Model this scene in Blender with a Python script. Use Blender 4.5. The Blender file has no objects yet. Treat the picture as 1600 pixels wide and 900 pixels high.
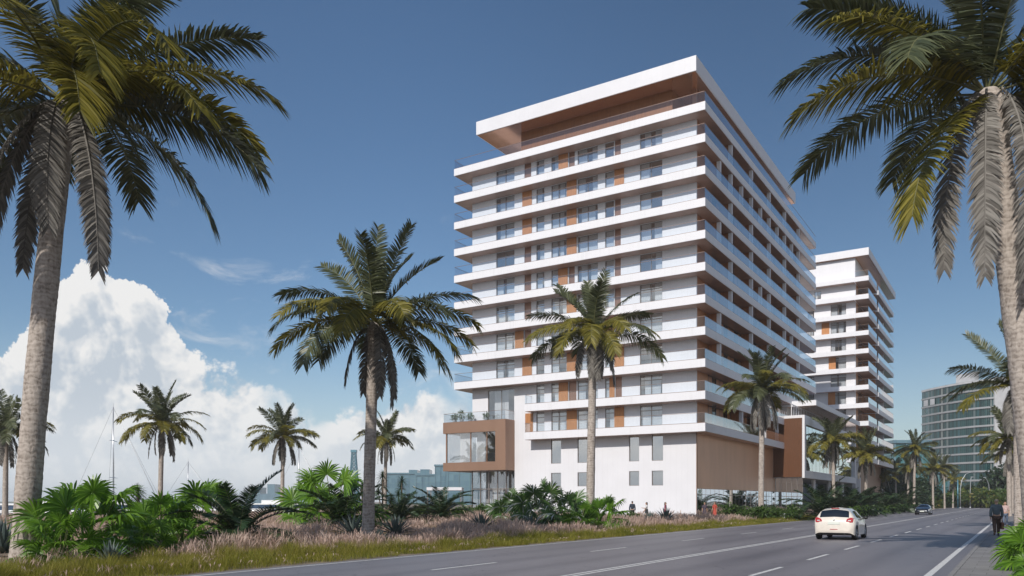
import bpy, math, random
import numpy as np
from mathutils import Vector, Matrix, Euler

random.seed(7); RNG = np.random.default_rng(11)
SC = bpy.context.scene
COL = SC.collection
PI = math.pi
R = math.radians
YAW = R(32.15); CY, SY = math.cos(YAW), math.sin(YAW)
FPX = 1257.0; EYE = 1.74

def at(px, d):
    """plan position of something measured at d metres in the direction px of the photograph"""
    r = (px - 800.0) / FPX
    return (d * (CY * r - SY), d * (SY * r + CY))
def on_y(px, y):
    r = (px - 800.0) / FPX
    return y * (CY * r - SY) / (CY + SY * r)
def on_x(px, x):
    r = (px - 800.0) / FPX
    return x * (CY + SY * r) / (CY * r - SY)

# ------------------------------------------------------------------ materials
MATS = {}
def nodes(name):
    m = bpy.data.materials.new(name); m.use_nodes = True
    nt = m.node_tree; b = nt.nodes['Principled BSDF']
    MATS[name] = m
    return m, nt, b
def N(nt, t, **kw):
    n = nt.nodes.new(t)
    for k, v in kw.items():
        if k in n.inputs: n.inputs[k].default_value = v
        else: setattr(n, k, v)
    return n
def ramp(nt, fac, stops):
    n = nt.nodes.new('ShaderNodeValToRGB')
    cr = n.color_ramp
    while len(cr.elements) > 1: cr.elements.remove(cr.elements[-1])
    cr.elements[0].position = stops[0][0]; cr.elements[0].color = (*stops[0][1], 1)
    for p, c in stops[1:]:
        e = cr.elements.new(p); e.color = (*c, 1)
    nt.links.new(fac, n.inputs[0])
    return n.outputs[0]
def coords(nt, scale=(1, 1, 1), kind='Object'):
    tc = nt.nodes.new('ShaderNodeTexCoord'); mp = nt.nodes.new('ShaderNodeMapping')
    nt.links.new(tc.outputs[kind], mp.inputs[0]); mp.inputs['Scale'].default_value = scale
    return mp.outputs[0]
def noise(nt, vec, scale, detail=4, rough=.55):
    n = N(nt, 'ShaderNodeTexNoise', Scale=scale, Detail=detail, Roughness=rough)
    nt.links.new(vec, n.inputs['Vector']); return n.outputs['Fac']
def bump(nt, b, h, strength=.2, dist=.02):
    n = N(nt, 'ShaderNodeBump', Strength=strength, Distance=dist)
    nt.links.new(h, n.inputs['Height']); nt.links.new(n.outputs[0], b.inputs['Normal'])

def mat_noise(name, c0, c1, scale=2.0, rough=.6, metal=0.0, bs=.15, bd=.01, stretch=(1, 1, 1), detail=5, spec=.5):
    m, nt, b = nodes(name)
    v = coords(nt, stretch); f = noise(nt, v, scale, detail)
    nt.links.new(ramp(nt, f, [(.3, c0), (.7, c1)]), b.inputs['Base Color'])
    b.inputs['Roughness'].default_value = rough; b.inputs['Metallic'].default_value = metal
    b.inputs['Specular IOR Level'].default_value = spec
    if bs: bump(nt, b, noise(nt, v, scale * 6, 3), bs, bd)
    return m
def mat_plain(name, c, rough=.5, metal=0.0, spec=.5, coat=0.0):
    m, nt, b = nodes(name)
    v = coords(nt); f = noise(nt, v, 3.0, 3)
    nt.links.new(ramp(nt, f, [(.3, tuple(x * .93 for x in c)), (.7, tuple(min(1, x * 1.05) for x in c))]), b.inputs['Base Color'])
    b.inputs['Roughness'].default_value = rough; b.inputs['Metallic'].default_value = metal
    b.inputs['Specular IOR Level'].default_value = spec; b.inputs['Coat Weight'].default_value = coat
    return m
def mat_leaf(name, stops, trans=.35, rough=.5, spec=.4, patch=0.0, patch_scale=.35):
    """leaf blades: colour varies blade by blade, light passes partly through"""
    m, nt, b = nodes(name)
    g = nt.nodes.new('ShaderNodeNewGeometry')
    fac = g.outputs['Random Per Island']
    if patch:
        nz = noise(nt, coords(nt, kind='Object'), patch_scale, 3)
        mx = N(nt, 'ShaderNodeMix', data_type='FLOAT'); mx.inputs[0].default_value = patch
        nt.links.new(fac, mx.inputs[2]); nt.links.new(nz, mx.inputs[3]); fac = mx.outputs[0]
    c = ramp(nt, fac, stops)
    nt.links.new(c, b.inputs['Base Color']); b.inputs['Roughness'].default_value = rough
    b.inputs['Specular IOR Level'].default_value = spec
    t = nt.nodes.new('ShaderNodeBsdfTranslucent'); nt.links.new(c, t.inputs[0])
    ms = nt.nodes.new('ShaderNodeMixShader'); ms.inputs[0].default_value = trans
    out = nt.nodes['Material Output']
    nt.links.new(b.outputs[0], ms.inputs[1]); nt.links.new(t.outputs[0], ms.inputs[2]); nt.links.new(ms.outputs[0], out.inputs[0])
    return m
def mat_glass(name, tint, lo, hi, rough=.01, refl=(1, 1, 1)):
    """thin glass: a clear tinted sheet with a mirror layer that grows at grazing angles"""
    m, nt, b = nodes(name); nt.nodes.remove(b)
    tr = N(nt, 'ShaderNodeBsdfTransparent'); tr.inputs[0].default_value = (*tint, 1)
    gl = N(nt, 'ShaderNodeBsdfGlossy', Roughness=rough); gl.inputs[0].default_value = (*refl, 1)
    lw = N(nt, 'ShaderNodeLayerWeight', Blend=.5)
    sq = N(nt, 'ShaderNodeMath', operation='POWER'); sq.inputs[1].default_value = 2.2; nt.links.new(lw.outputs['Facing'], sq.inputs[0])
    ma = N(nt, 'ShaderNodeMath', operation='MULTIPLY_ADD', use_clamp=True); ma.inputs[1].default_value = hi - lo; ma.inputs[2].default_value = lo; nt.links.new(sq.outputs[0], ma.inputs[0])
    ms = nt.nodes.new('ShaderNodeMixShader'); nt.links.new(ma.outputs[0], ms.inputs[0])
    nt.links.new(tr.outputs[0], ms.inputs[1]); nt.links.new(gl.outputs[0], ms.inputs[2])
    nt.links.new(ms.outputs[0], nt.nodes['Material Output'].inputs[0])
    return m

def make_materials():
    # white render with faint panel joints and weather streaks
    m, nt, b = nodes('white_render')
    v = coords(nt); f = noise(nt, v, .6, 6, .6)
    st = noise(nt, coords(nt, (3, 3, .12)), 2.0, 4)
    mx = N(nt, 'ShaderNodeMath', operation='ADD'); nt.links.new(f, mx.inputs[0]); nt.links.new(st, mx.inputs[1])
    nt.links.new(ramp(nt, mx.outputs[0], [(.7, (.685, .68, .70)), (1.3, (.735, .73, .755))]), b.inputs['Base Color'])
    b.inputs['Roughness'].default_value = .55
    bump(nt, b, noise(nt, v, 30, 3), .08, .01)
    # white cladding boards: narrow vertical joints
    m, nt, b = nodes('white_cladding')
    v = coords(nt); sx = nt.nodes.new('ShaderNodeSeparateXYZ'); nt.links.new(v, sx.inputs[0])
    ad = N(nt, 'ShaderNodeMath', operation='ADD'); nt.links.new(sx.outputs[0], ad.inputs[0]); nt.links.new(sx.outputs[1], ad.inputs[1])
    pp = N(nt, 'ShaderNodeMath', operation='PINGPONG'); pp.inputs[1].default_value = .3; nt.links.new(ad.outputs[0], pp.inputs[0])
    f = noise(nt, v, .5, 6, .6)
    j = N(nt, 'ShaderNodeMapRange'); j.inputs['From Min'].default_value = 0; j.inputs['From Max'].default_value = .018
    nt.links.new(pp.outputs[0], j.inputs[0])
    c = ramp(nt, f, [(.3, (.68, .675, .70)), (.7, (.725, .72, .745))])
    mm = N(nt, 'ShaderNodeMix', data_type='RGBA'); nt.links.new(j.outputs[0], mm.inputs[0]); mm.inputs[6].default_value = (.63, .625, .63, 1); nt.links.new(c, mm.inputs[7])
    nt.links.new(mm.outputs[2], b.inputs['Base Color']); b.inputs['Roughness'].default_value = .5
    bump(nt, b, j.outputs[0], .4, .01)
    mat_noise('bronze_panel', (.30, .165, .10), (.36, .20, .125), 1.2, .36, .55, .04, .004, (1, 1, .2))
    mat_noise('bronze_soffit', (.56, .29, .17), (.66, .36, .22), .8, .13, .7, .03, .003)
    mat_noise('bronze_cladding', (.29, .175, .118), (.33, .20, .137), .7, .42, .4, .05, .004, (1, 1, .3))
    mat_noise('bronze_screen', (.68, .40, .245), (.76, .455, .285), .7, .42, .25, .05, .004, (1, 1, .3))
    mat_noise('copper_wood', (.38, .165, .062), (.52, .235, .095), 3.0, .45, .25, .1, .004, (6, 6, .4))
    mat_noise('shaded_end_wood', (.095, .037, .014), (.145, .056, .021), 3.0, .4, .1, .1, .004, (6, 6, .4))  # wing end wall: the tower's shade is put into this darker wood colour
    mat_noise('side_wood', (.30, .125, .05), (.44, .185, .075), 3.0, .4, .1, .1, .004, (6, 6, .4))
    mat_noise('recess_bronze', (.27, .155, .11), (.33, .19, .135), 1.2, .3, .5, .05, .004, (1, 1, .2))
    mat_noise('slab_soffit', (.44, .31, .255), (.52, .37, .31), .8, .25, .35, .03, .003)
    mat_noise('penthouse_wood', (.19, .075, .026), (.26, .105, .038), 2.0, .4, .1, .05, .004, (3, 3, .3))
    mat_noise('dark_wood', (.085, .036, .016), (.16, .066, .028), 3.0, .4, .1, .1, .004, (6, 6, .4))
    mat_plain('frame_metal', (.30, .26, .24), .35, .6)
    mat_plain('dark_metal', (.06, .06, .065), .4, .5)
    mat_plain('rail_metal', (.35, .24, .19), .3, .8)
    mat_plain('interior_wall', (.58, .56, .54), .8)
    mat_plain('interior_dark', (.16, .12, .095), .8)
    mat_noise('curtain', (.72, .72, .74), (.82, .82, .82), 2.0, .8, 0, .3, .03, (12, 12, .1))
    mat_glass('window_glass', (.93, .96, .98), .30, 1.0)
    mat_glass('dark_glass', (.45, .48, .52), .55, 1.0)
    mat_glass('balcony_glass', (.60, .42, .29), .07, .4)
    mat_glass('rail_glass', (.88, .93, .97), .05, 1.25, .05)
    mat_glass('lobby_glass', (.40, .46, .50), .68, 1.25, refl=(.92, .97, 1))
    mat_glass('car_glass', (.10, .12, .13), .10, .95)
    # asphalt: fine aggregate, wheel polish, faint patches
    m, nt, b = nodes('asphalt')
    v = coords(nt); big = noise(nt, coords(nt, (1, .12, 1)), .35, 4); fine = noise(nt, v, 45, 3)
    a = N(nt, 'ShaderNodeMath', operation='MULTIPLY_ADD'); a.inputs[1].default_value = .35
    nt.links.new(fine, a.inputs[0]); nt.links.new(big, a.inputs[2])
    base = ramp(nt, a.outputs[0], [(.45, (.142, .132, .144)), (.62, (.182, .170, .182)), (.85, (.22, .207, .218))])
    sx = nt.nodes.new('ShaderNodeSeparateXYZ'); nt.links.new(v, sx.inputs[0])
    tr = N(nt, 'ShaderNodeMath', operation='PINGPONG'); tr.inputs[1].default_value = .9; nt.links.new(sx.outputs[0], tr.inputs[0])
    wob = noise(nt, coords(nt, (1, .05, 1)), 1.3, 4); wm = N(nt, 'ShaderNodeMath', operation='MULTIPLY_ADD'); wm.inputs[1].default_value = .9; nt.links.new(wob, wm.inputs[0]); nt.links.new(tr.outputs[0], wm.inputs[2])
    wear = ramp(nt, wm.outputs[0], [(.5, (.86, .86, .87)), (1.1, (1.05, 1.05, 1.05))])
    m1 = N(nt, 'ShaderNodeMix', data_type='RGBA', blend_type='MULTIPLY'); m1.inputs[0].default_value = 1; nt.links.new(base, m1.inputs[6]); nt.links.new(wear, m1.inputs[7])
    vo = N(nt, 'ShaderNodeTexVoronoi', Scale=.28); vo.feature = 'DISTANCE_TO_EDGE'
    dv = nt.nodes.new('ShaderNodeVectorMath'); dv.operation = 'ADD'; nz = N(nt, 'ShaderNodeTexNoise', Scale=1.2, Detail=5); nt.links.new(v, nz.inputs['Vector']); nt.links.new(v, dv.inputs[0]); nt.links.new(nz.outputs['Color'], dv.inputs[1]); nt.links.new(dv.outputs[0], vo.inputs['Vector'])
    ck = N(nt, 'ShaderNodeMapRange'); ck.inputs['From Max'].default_value = .006; ck.inputs['To Min'].default_value = .55; nt.links.new(vo.outputs['Distance'], ck.inputs[0])
    st = ramp(nt, noise(nt, v, .9, 6, .7), [(.60, (1, 1, 1)), (.72, (.80, .79, .79))])
    m2 = N(nt, 'ShaderNodeMix', data_type='RGBA', blend_type='MULTIPLY'); m2.inputs[0].default_value = 1; nt.links.new(m1.outputs[2], m2.inputs[6]); nt.links.new(st, m2.inputs[7])
    m3 = N(nt, 'ShaderNodeMix', data_type='RGBA', blend_type='MULTIPLY'); m3.inputs[0].default_value = 1; nt.links.new(m2.outputs[2], m3.inputs[6]); nt.links.new(ck.outputs[0], m3.inputs[7])
    nt.links.new(m3.outputs[2], b.inputs['Base Color'])
    rr = N(nt, 'ShaderNodeMapRange'); rr.inputs['To Min'].default_value = .36; rr.inputs['To Max'].default_value = .6
    nt.links.new(big, rr.inputs[0]); nt.links.new(rr.outputs[0], b.inputs['Roughness'])
    bump(nt, b, noise(nt, v, 120, 2), .25, .004)
    # worn road paint
    m, nt, b = nodes('road_paint')
    f = noise(nt, coords(nt), 14, 5, .7)
    nt.links.new(ramp(nt, f, [(.34, (.30, .29, .29)), (.46, (.68, .67, .65))]), b.inputs['Base Color']); b.inputs['Roughness'].default_value = .6
    # pavement slabs
    m, nt, b = nodes('paving')
    v = coords(nt); br = N(nt, 'ShaderNodeTexBrick', Scale=1.0); br.offset = 0.5
    br.inputs['Color1'].default_value = (.23, .22, .215, 1); br.inputs['Color2'].default_value = (.27, .262, .255, 1); br.inputs['Mortar'].default_value = (.14, .135, .13, 1)
    br.inputs['Mortar Size'].default_value = .008; br.inputs['Brick Width'].default_value = .6; br.inputs['Row Height'].default_value = .6
    nt.links.new(v, br.inputs[0])
    f = noise(nt, v, 1.6, 6, .65); mx = N(nt, 'ShaderNodeMix', data_type='RGBA', blend_type='MULTIPLY'); mx.inputs[0].default_value = .6
    nt.links.new(br.outputs[0], mx.inputs[6]); nt.links.new(ramp(nt, f, [(.3, (.72, .71, .7)), (.7, (1, 1, 1))]), mx.inputs[7])
    nt.links.new(mx.outputs[2], b.inputs['Base Color']); b.inputs['Roughness'].default_value = .75
    bump(nt, b, noise(nt, v, 40, 3), .15, .005)
    mat_noise('kerb_stone', (.20, .195, .19), (.28, .27, .265), 3, .8, 0, .2, .01)
    mat_noise('soil', (.15, .12, .085), (.27, .215, .155), .8, .95, 0, .5, .05)
    mat_noise('far_land', (.07, .085, .05), (.13, .13, .08), .02, .95, 0, 0)
    m, nt, b = nodes('sea_water')
    b.inputs['Base Color'].default_value = (.02, .06, .085, 1); b.inputs['Roughness'].default_value = .12
    bump(nt, b, noise(nt, coords(nt, (.5, 1, 1)), 1.4, 5), .5, .15)
    # palm trunk: ringed grey bark
    m, nt, b = nodes('palm_bark')
    v = coords(nt, (1, 1, 1)); w = N(nt, 'ShaderNodeTexWave', Scale=2.1, Distortion=7.0, Detail=4.0); w.bands_direction = 'Z'; w.inputs['Detail Scale'].default_value = 3.0
    nt.links.new(v, w.inputs[0]); f = noise(nt, coords(nt, (1, 1, .35)), 9, 6, .65)
    a = N(nt, 'ShaderNodeMath', operation='MULTIPLY_ADD'); a.inputs[1].default_value = .18; nt.links.new(w.outputs['Fac'], a.inputs[0]); nt.links.new(f, a.inputs[2])
    nt.links.new(ramp(nt, a.outputs[0], [(.34, (.19, .158, .135)), (.55, (.37, .32, .28)), (.8, (.50, .44, .39))]), b.inputs['Base Color'])
    b.inputs['Roughness'].default_value = .9; b.inputs['Specular IOR Level'].default_value = .15
    bump(nt, b, a.outputs[0], .55, .04)
    mat_leaf('palm_leaf_green', [(0, (.054, .066, .030)), (.5, (.085, .098, .043)), (1, (.13, .142, .068))], .22, .42, .45)
    mat_leaf('palm_leaf_olive', [(0, (.10, .098, .016)), (.5, (.185, .165, .026)), (1, (.30, .255, .045))], .35, .45, .35)
    mat_leaf('palm_leaf_dead', [(0, (.12, .11, .098)), (.5, (.19, .176, .158)), (1, (.28, .262, .236))], .15, .7, .2)
    mat_noise('rachis_green', (.10, .11, .045), (.17, .16, .07), 3, .5, 0, 0)
    mat_leaf('fan_leaf', [(0, (.065, .15, .014)), (.5, (.125, .26, .022)), (1, (.21, .37, .045))], .42, .34, .5)
    mat_leaf('fan_leaf_pale', [(0, (.045, .11, .025)), (.5, (.08, .16, .035)), (.86, (.13, .20, .06)), (.9, (.55, .58, .50)), (1, (.62, .64, .58))], .3, .4, .5)
    mat_leaf('cycad_leaf', [(0, (.016, .036, .014)), (.5, (.028, .058, .020)), (1, (.05, .085, .03))], .18, .35, .5)
    mat_leaf('agave_leaf', [(0, (.07, .10, .092)), (.5, (.12, .155, .14)), (1, (.19, .225, .20))], .05, .5, .35)
    mat_leaf('shrub_leaf', [(0, (.030, .065, .012)), (.5, (.055, .105, .02)), (1, (.10, .16, .035))], .3, .45, .4)
    mat_leaf('dark_leaf', [(0, (.014, .030, .012)), (.5, (.024, .048, .018)), (1, (.045, .075, .028))], .25, .45, .4)
    mat_leaf('autumn_leaf', [(0, (.05, .09, .015)), (.6, (.10, .14, .022)), (.9, (.14, .15, .03)), (1, (.22, .15, .03))], .3, .5, .4)
    mat_leaf('verge_blade', [(0, (.09, .12, .016)), (.4, (.19, .20, .026)), (.62, (.31, .28, .045)), (.8, (.38, .30, .11)), (1, (.30, .21, .11))], .4, .6, .2, .62, .45)
    mat_leaf('dry_blade', [(0, (.24, .165, .085)), (.4, (.38, .275, .155)), (.66, (.48, .36, .22)), (.78, (.34, .31, .08)), (1, (.26, .27, .05))], .35, .75, .15, .6, .22)
    mat_leaf('plume', [(0, (.45, .305, .245)), (.5, (.59, .43, .355)), (1, (.73, .60, .515))], .4, .8, .1, .35, .2)
    mat_noise('bark_brown', (.06, .045, .03), (.13, .10, .07), 8, .9, 0, .4, .02)
    # vehicles
    mat_plain('car_white', (.74, .68, .60), .25, 0, .5, .8)
    mat_plain('car_navy', (.012, .018, .030), .2, .2, .5, 1.0)
    mat_plain('tyre_rubber', (.018, .018, .019), .85, 0, .2)
    mat_plain('alloy', (.55, .56, .58), .25, .9)
    mat_plain('black_plastic', (.02, .02, .021), .55)
    mat_plain('tail_lamp_red', (.42, .012, .02), .12, 0, .6, 1)
    mat_plain('lamp_clear', (.75, .76, .78), .08, .3, .6, 1)
    mat_plain('number_plate', (.70, .73, .66), .4)
    # far buildings
    for nm, ca, cb, sc in (('teal_glass', (.030, .105, .115), (.055, .165, .175), 1), ('teal_hazed', (.095, .175, .225), (.13, .225, .275), 1)):  # the paler, bluer facade colour has distance haze painted in
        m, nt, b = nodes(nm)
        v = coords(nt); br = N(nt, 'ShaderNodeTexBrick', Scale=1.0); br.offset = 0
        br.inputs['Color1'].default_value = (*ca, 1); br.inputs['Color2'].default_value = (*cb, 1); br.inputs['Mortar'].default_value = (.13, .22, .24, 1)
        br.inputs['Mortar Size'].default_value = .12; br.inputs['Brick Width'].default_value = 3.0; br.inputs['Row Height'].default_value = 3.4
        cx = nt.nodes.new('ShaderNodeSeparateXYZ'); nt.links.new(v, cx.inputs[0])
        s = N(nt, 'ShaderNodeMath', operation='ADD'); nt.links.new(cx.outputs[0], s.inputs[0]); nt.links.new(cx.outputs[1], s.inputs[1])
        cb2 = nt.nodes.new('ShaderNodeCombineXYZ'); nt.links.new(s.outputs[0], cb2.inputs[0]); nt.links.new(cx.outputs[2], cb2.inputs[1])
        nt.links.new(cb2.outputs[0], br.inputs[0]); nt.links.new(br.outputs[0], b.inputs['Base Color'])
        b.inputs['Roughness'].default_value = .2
    m, nt, b = nodes('curved_glass')
    g = nt.nodes.new('ShaderNodeNewGeometry')
    nt.links.new(ramp(nt, g.outputs['Random Per Island'], [(0, (.005, .024, .026)), (.35, (.010, .045, .046)), (.7, (.018, .072, .070)), (.90, (.03, .09, .11)), (.94, (.12, .15, .15)), (1, (.25, .25, .23))]), b.inputs['Base Color'])
    b.inputs['Roughness'].default_value = .08; b.inputs['Specular IOR Level'].default_value = .6
    mat_noise('pale_concrete', (.42, .42, .43), (.52, .52, .53), .5, .7, 0, .05, .01)
    mat_noise('grey_concrete', (.26, .27, .28), (.34, .345, .35), .5, .7, 0, .05, .01)
    mat_plain('boat_white', (.78, .78, .78), .25, 0, .5, .5)
    mat_plain('boat_blue_glass', (.03, .06, .11), .1, 0, .8)
    mat_plain('mast_metal', (.60, .61, .63), .3, .5)
    mat_plain('steel_blue', (.10, .24, .30), .4, .3)
    mat_plain('galvanised', (.45, .47, .48), .4, .6)
    # people
    mat_plain('skin_tone', (.42, .25, .17), .55); mat_plain('grey_hair', (.44, .34, .25), .7); mat_plain('dark_hair', (.02, .014, .01), .5); mat_plain('brown_hair', (.10, .05, .025), .5)
    for n, c in (('cloth_blazer', (.085, .115, .13)), ('cloth_brown', (.075, .042, .03)), ('cloth_pink', (.50, .36, .34)), ('cloth_navy', (.02, .03, .05)), ('cloth_white', (.65, .63, .62)),
                 ('cloth_black', (.02, .02, .022)), ('cloth_magenta', (.22, .05, .09)), ('cloth_dark_pattern', (.07, .05, .07)), ('cloth_orange', (.42, .07, .045)), ('leather_brown', (.13, .045, .025)), ('shoe_black', (.02, .018, .016)), ('denim', (.10, .13, .19))):
        mat_noise(n, tuple(x * .8 for x in c), tuple(min(1, x * 1.2) for x in c), 14, .8, 0, .1, .01)

# ------------------------------------------------------------------ mesh helpers
class MB:
    """collects faces and links them as one mesh object"""
    def __init__(s): s.v = []; s.f = []; s.m = []; s.cur = 0
    def add(s, vs, fs):
        o = len(s.v); s.v += [tuple(p) for p in vs]
        for f in fs: s.f.append(tuple(o + i for i in f)); s.m.append(s.cur)
        return s
    def box(s, x0, y0, z0, x1, y1, z1):
        if x0 > x1: x0, x1 = x1, x0
        if y0 > y1: y0, y1 = y1, y0
        if z0 > z1: z0, z1 = z1, z0
        return s.add([(x0, y0, z0), (x1, y0, z0), (x1, y1, z0), (x0, y1, z0), (x0, y0, z1), (x1, y0, z1), (x1, y1, z1), (x0, y1, z1)],
                     [(0, 3, 2, 1), (4, 5, 6, 7), (0, 1, 5, 4), (1, 2, 6, 5), (2, 3, 7, 6), (3, 0, 4, 7)])
    def quad(s, a, b, c, d): return s.add([a, b, c, d], [(0, 1, 2, 3)])
    def prism(s, poly, z0, z1):
        n = len(poly)
        return s.add([(x, y, z0) for x, y in poly] + [(x, y, z1) for x, y in poly],
                     [tuple(range(n - 1, -1, -1)), tuple(range(n, 2 * n))] + [(i, (i + 1) % n, n + (i + 1) % n, n + i) for i in range(n)])
    def tube(s, pts, rad, n=8, cap=True):
        pts = [Vector(p) for p in pts]; k = len(pts)
        if not hasattr(rad, '__len__'): rad = [rad] * k
        up = Vector((0, 0, 1)); vs = []; prev = None
        for i, p in enumerate(pts):
            t = (pts[min(i + 1, k - 1)] - pts[max(i - 1, 0)]).normalized()
            if prev is None:
                ref = up if abs(t.z) < .9 else Vector((1, 0, 0)); a = t.cross(ref).normalized()
            else: a = (prev - t * prev.dot(t)).normalized()
            prev = a; b = t.cross(a)
            for j in range(n):
                g = 2 * PI * j / n; vs.append(p + (a * math.cos(g) + b * math.sin(g)) * rad[i])
        fs = [(i * n + j, i * n + (j + 1) % n, (i + 1) * n + (j + 1) % n, (i + 1) * n + j) for i in range(k - 1) for j in range(n)]
        if cap: fs += [tuple(range(n - 1, -1, -1)), tuple((k - 1) * n + j for j in range(n))]
        return s.add(vs, fs)
    def lathe(s, prof, n=16, axis='Z', c=(0, 0, 0)):
        vs = []
        for r, h in prof:
            for j in range(n):
                g = 2 * PI * j / n; a, b = r * math.cos(g), r * math.sin(g)
                vs.append((c[0] + a, c[1] + b, c[2] + h) if axis == 'Z' else (c[0] + h, c[1] + a, c[2] + b))
        k = len(prof)
        return s.add(vs, [(i * n + j, i * n + (j + 1) % n, (i + 1) * n + (j + 1) % n, (i + 1) * n + j) for i in range(k - 1) for j in range(n)])
    def ball(s, c, r, n=12, m=8):
        if not hasattr(r, '__len__'): r = (r, r, r)
        pr = [(math.sin(PI * i / m), -math.cos(PI * i / m)) for i in range(m + 1)]
        vs = [(c[0] + a * math.cos(2 * PI * j / n) * r[0], c[1] + a * math.sin(2 * PI * j / n) * r[1], c[2] + h * r[2]) for a, h in pr for j in range(n)]
        return s.add(vs, [(i * n + j, i * n + (j + 1) % n, (i + 1) * n + (j + 1) % n, (i + 1) * n + j) for i in range(m) for j in range(n)])
    def build(s, name, mats, parent=None, origin=None, smooth=False, bevel=0, subsurf=0):
        if isinstance(mats, str): mats = [mats]
        o3 = Vector(origin) if origin is not None else (parent_origin(parent) if parent is not None else Vector((0, 0, 0)))
        me = bpy.data.meshes.new(name)
        me.from_pydata([(x - o3.x, y - o3.y, z - o3.z) for x, y, z in s.v], [], s.f)
        for m in mats: me.materials.append(MATS[m])
        if len(mats) > 1: me.polygons.foreach_set('material_index', s.m)
        if smooth: me.polygons.foreach_set('use_smooth', [True] * len(s.f))
        me.update()
        ob = bpy.data.objects.new(name, me); COL.objects.link(ob)
        if parent is not None: ob.parent = parent
        elif origin is not None: ob.location = origin
        if bevel:
            b = ob.modifiers.new('bevel', 'BEVEL'); b.width = bevel; b.segments = 2; b.limit_method = 'ANGLE'
        if subsurf:
            b = ob.modifiers.new('sub', 'SUBSURF'); b.levels = subsurf; b.render_levels = subsurf
        return ob
ORIGIN = {}
def parent_origin(p):
    """parts are modelled in world metres; their mesh is stored relative to the thing's base"""
    return ORIGIN.get(p.name, Vector((0, 0, 0)))

def tag(o, label=None, cat=None, group=None, kind=None):
    if label: o['label'] = label
    if cat: o['category'] = cat
    if group: o['group'] = group
    if kind: o['kind'] = kind
    return o
def thing(name, label, cat, loc=(0, 0, 0), rz=0.0, group=None, local=True):
    o = bpy.data.objects.new(name, None); COL.objects.link(o); o.location = loc; o.rotation_euler = (0, 0, rz); o.empty_display_size = .3
    if not local: ORIGIN[o.name] = Vector(loc)
    return tag(o, label, cat, group)
def part(mb, name, mats, parent, **kw):
    """a child of a thing; sub-parts of a part share the thing's origin"""
    ob = mb.build(name, mats, parent, **kw)
    if parent.name in ORIGIN: ORIGIN[ob.name] = ORIGIN[parent.name]
    return ob
def copy_tree(src, loc=None, rz=None, label=None, scale=None, parent=None):
    c = src.copy(); COL.objects.link(c)
    if parent is not None: c.parent = parent
    if loc is not None: c.location = loc
    if rz is not None: c.rotation_euler = (0, 0, rz)
    if scale is not None: c.scale = (scale, scale, scale)
    if label: c['label'] = label
    for ch in list(src.children): copy_tree(ch, parent=c)
    return c

class RB:
    """ribbons (blades, leaflets) gathered in numpy and built as one mesh"""
    def __init__(s): s.V = []; s.F = []; s.M = []; s.n = 0
    def add(s, paths, side, width, mat=0):
        n, m, _ = paths.shape
        if side.ndim == 2: side = np.repeat(side[:, None, :], m, 1)
        if width.ndim == 1: width = np.repeat(width[None, :], n, 0)
        h = side * width[:, :, None] * .5
        v = np.stack([paths - h, paths + h], 2).reshape(-1, 3)
        b = (np.arange(n) * m * 2)[:, None] + (np.arange(m - 1) * 2)[None, :]
        f = np.stack([b, b + 1, b + 3, b + 2], -1).reshape(-1, 4) + s.n
        s.V.append(v); s.F.append(f); s.M.append(np.full(len(f), mat, np.int32)); s.n += len(v)
    def tube(s, pts, rad, n=5, mat=0):
        mb = MB(); mb.tube(pts, rad, n, cap=False)
        s.V.append(np.array([tuple(p) for p in mb.v])); s.F.append(np.array(mb.f) + s.n); s.M.append(np.full(len(mb.f), mat, np.int32)); s.n += len(mb.v)
    def build(s, name, mats, parent=None, smooth=False):
        V = np.concatenate(s.V).astype(np.float32); F = np.concatenate(s.F).astype(np.int32); M = np.concatenate(s.M)
        me = bpy.data.meshes.new(name)
        me.vertices.add(len(V)); me.vertices.foreach_set('co', V.ravel())
        me.loops.add(len(F) * 4); me.loops.foreach_set('vertex_index', F.ravel())
        me.polygons.add(len(F)); me.polygons.foreach_set('loop_start', np.arange(0, len(F) * 4, 4, dtype=np.int32))
        for m in mats: me.materials.append(MATS[m])
        me.polygons.foreach_set('material_index', M)
        if smooth: me.polygons.foreach_set('use_smooth', np.ones(len(F), bool))
        me.update(calc_edges=True)
        ob = bpy.data.objects.new(name, me); COL.objects.link(ob)
        if parent is not None: ob.parent = parent
        return ob
def unit(a): return a / np.maximum(np.linalg.norm(a, axis=-1, keepdims=True), 1e-9)
make_materials()
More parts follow.
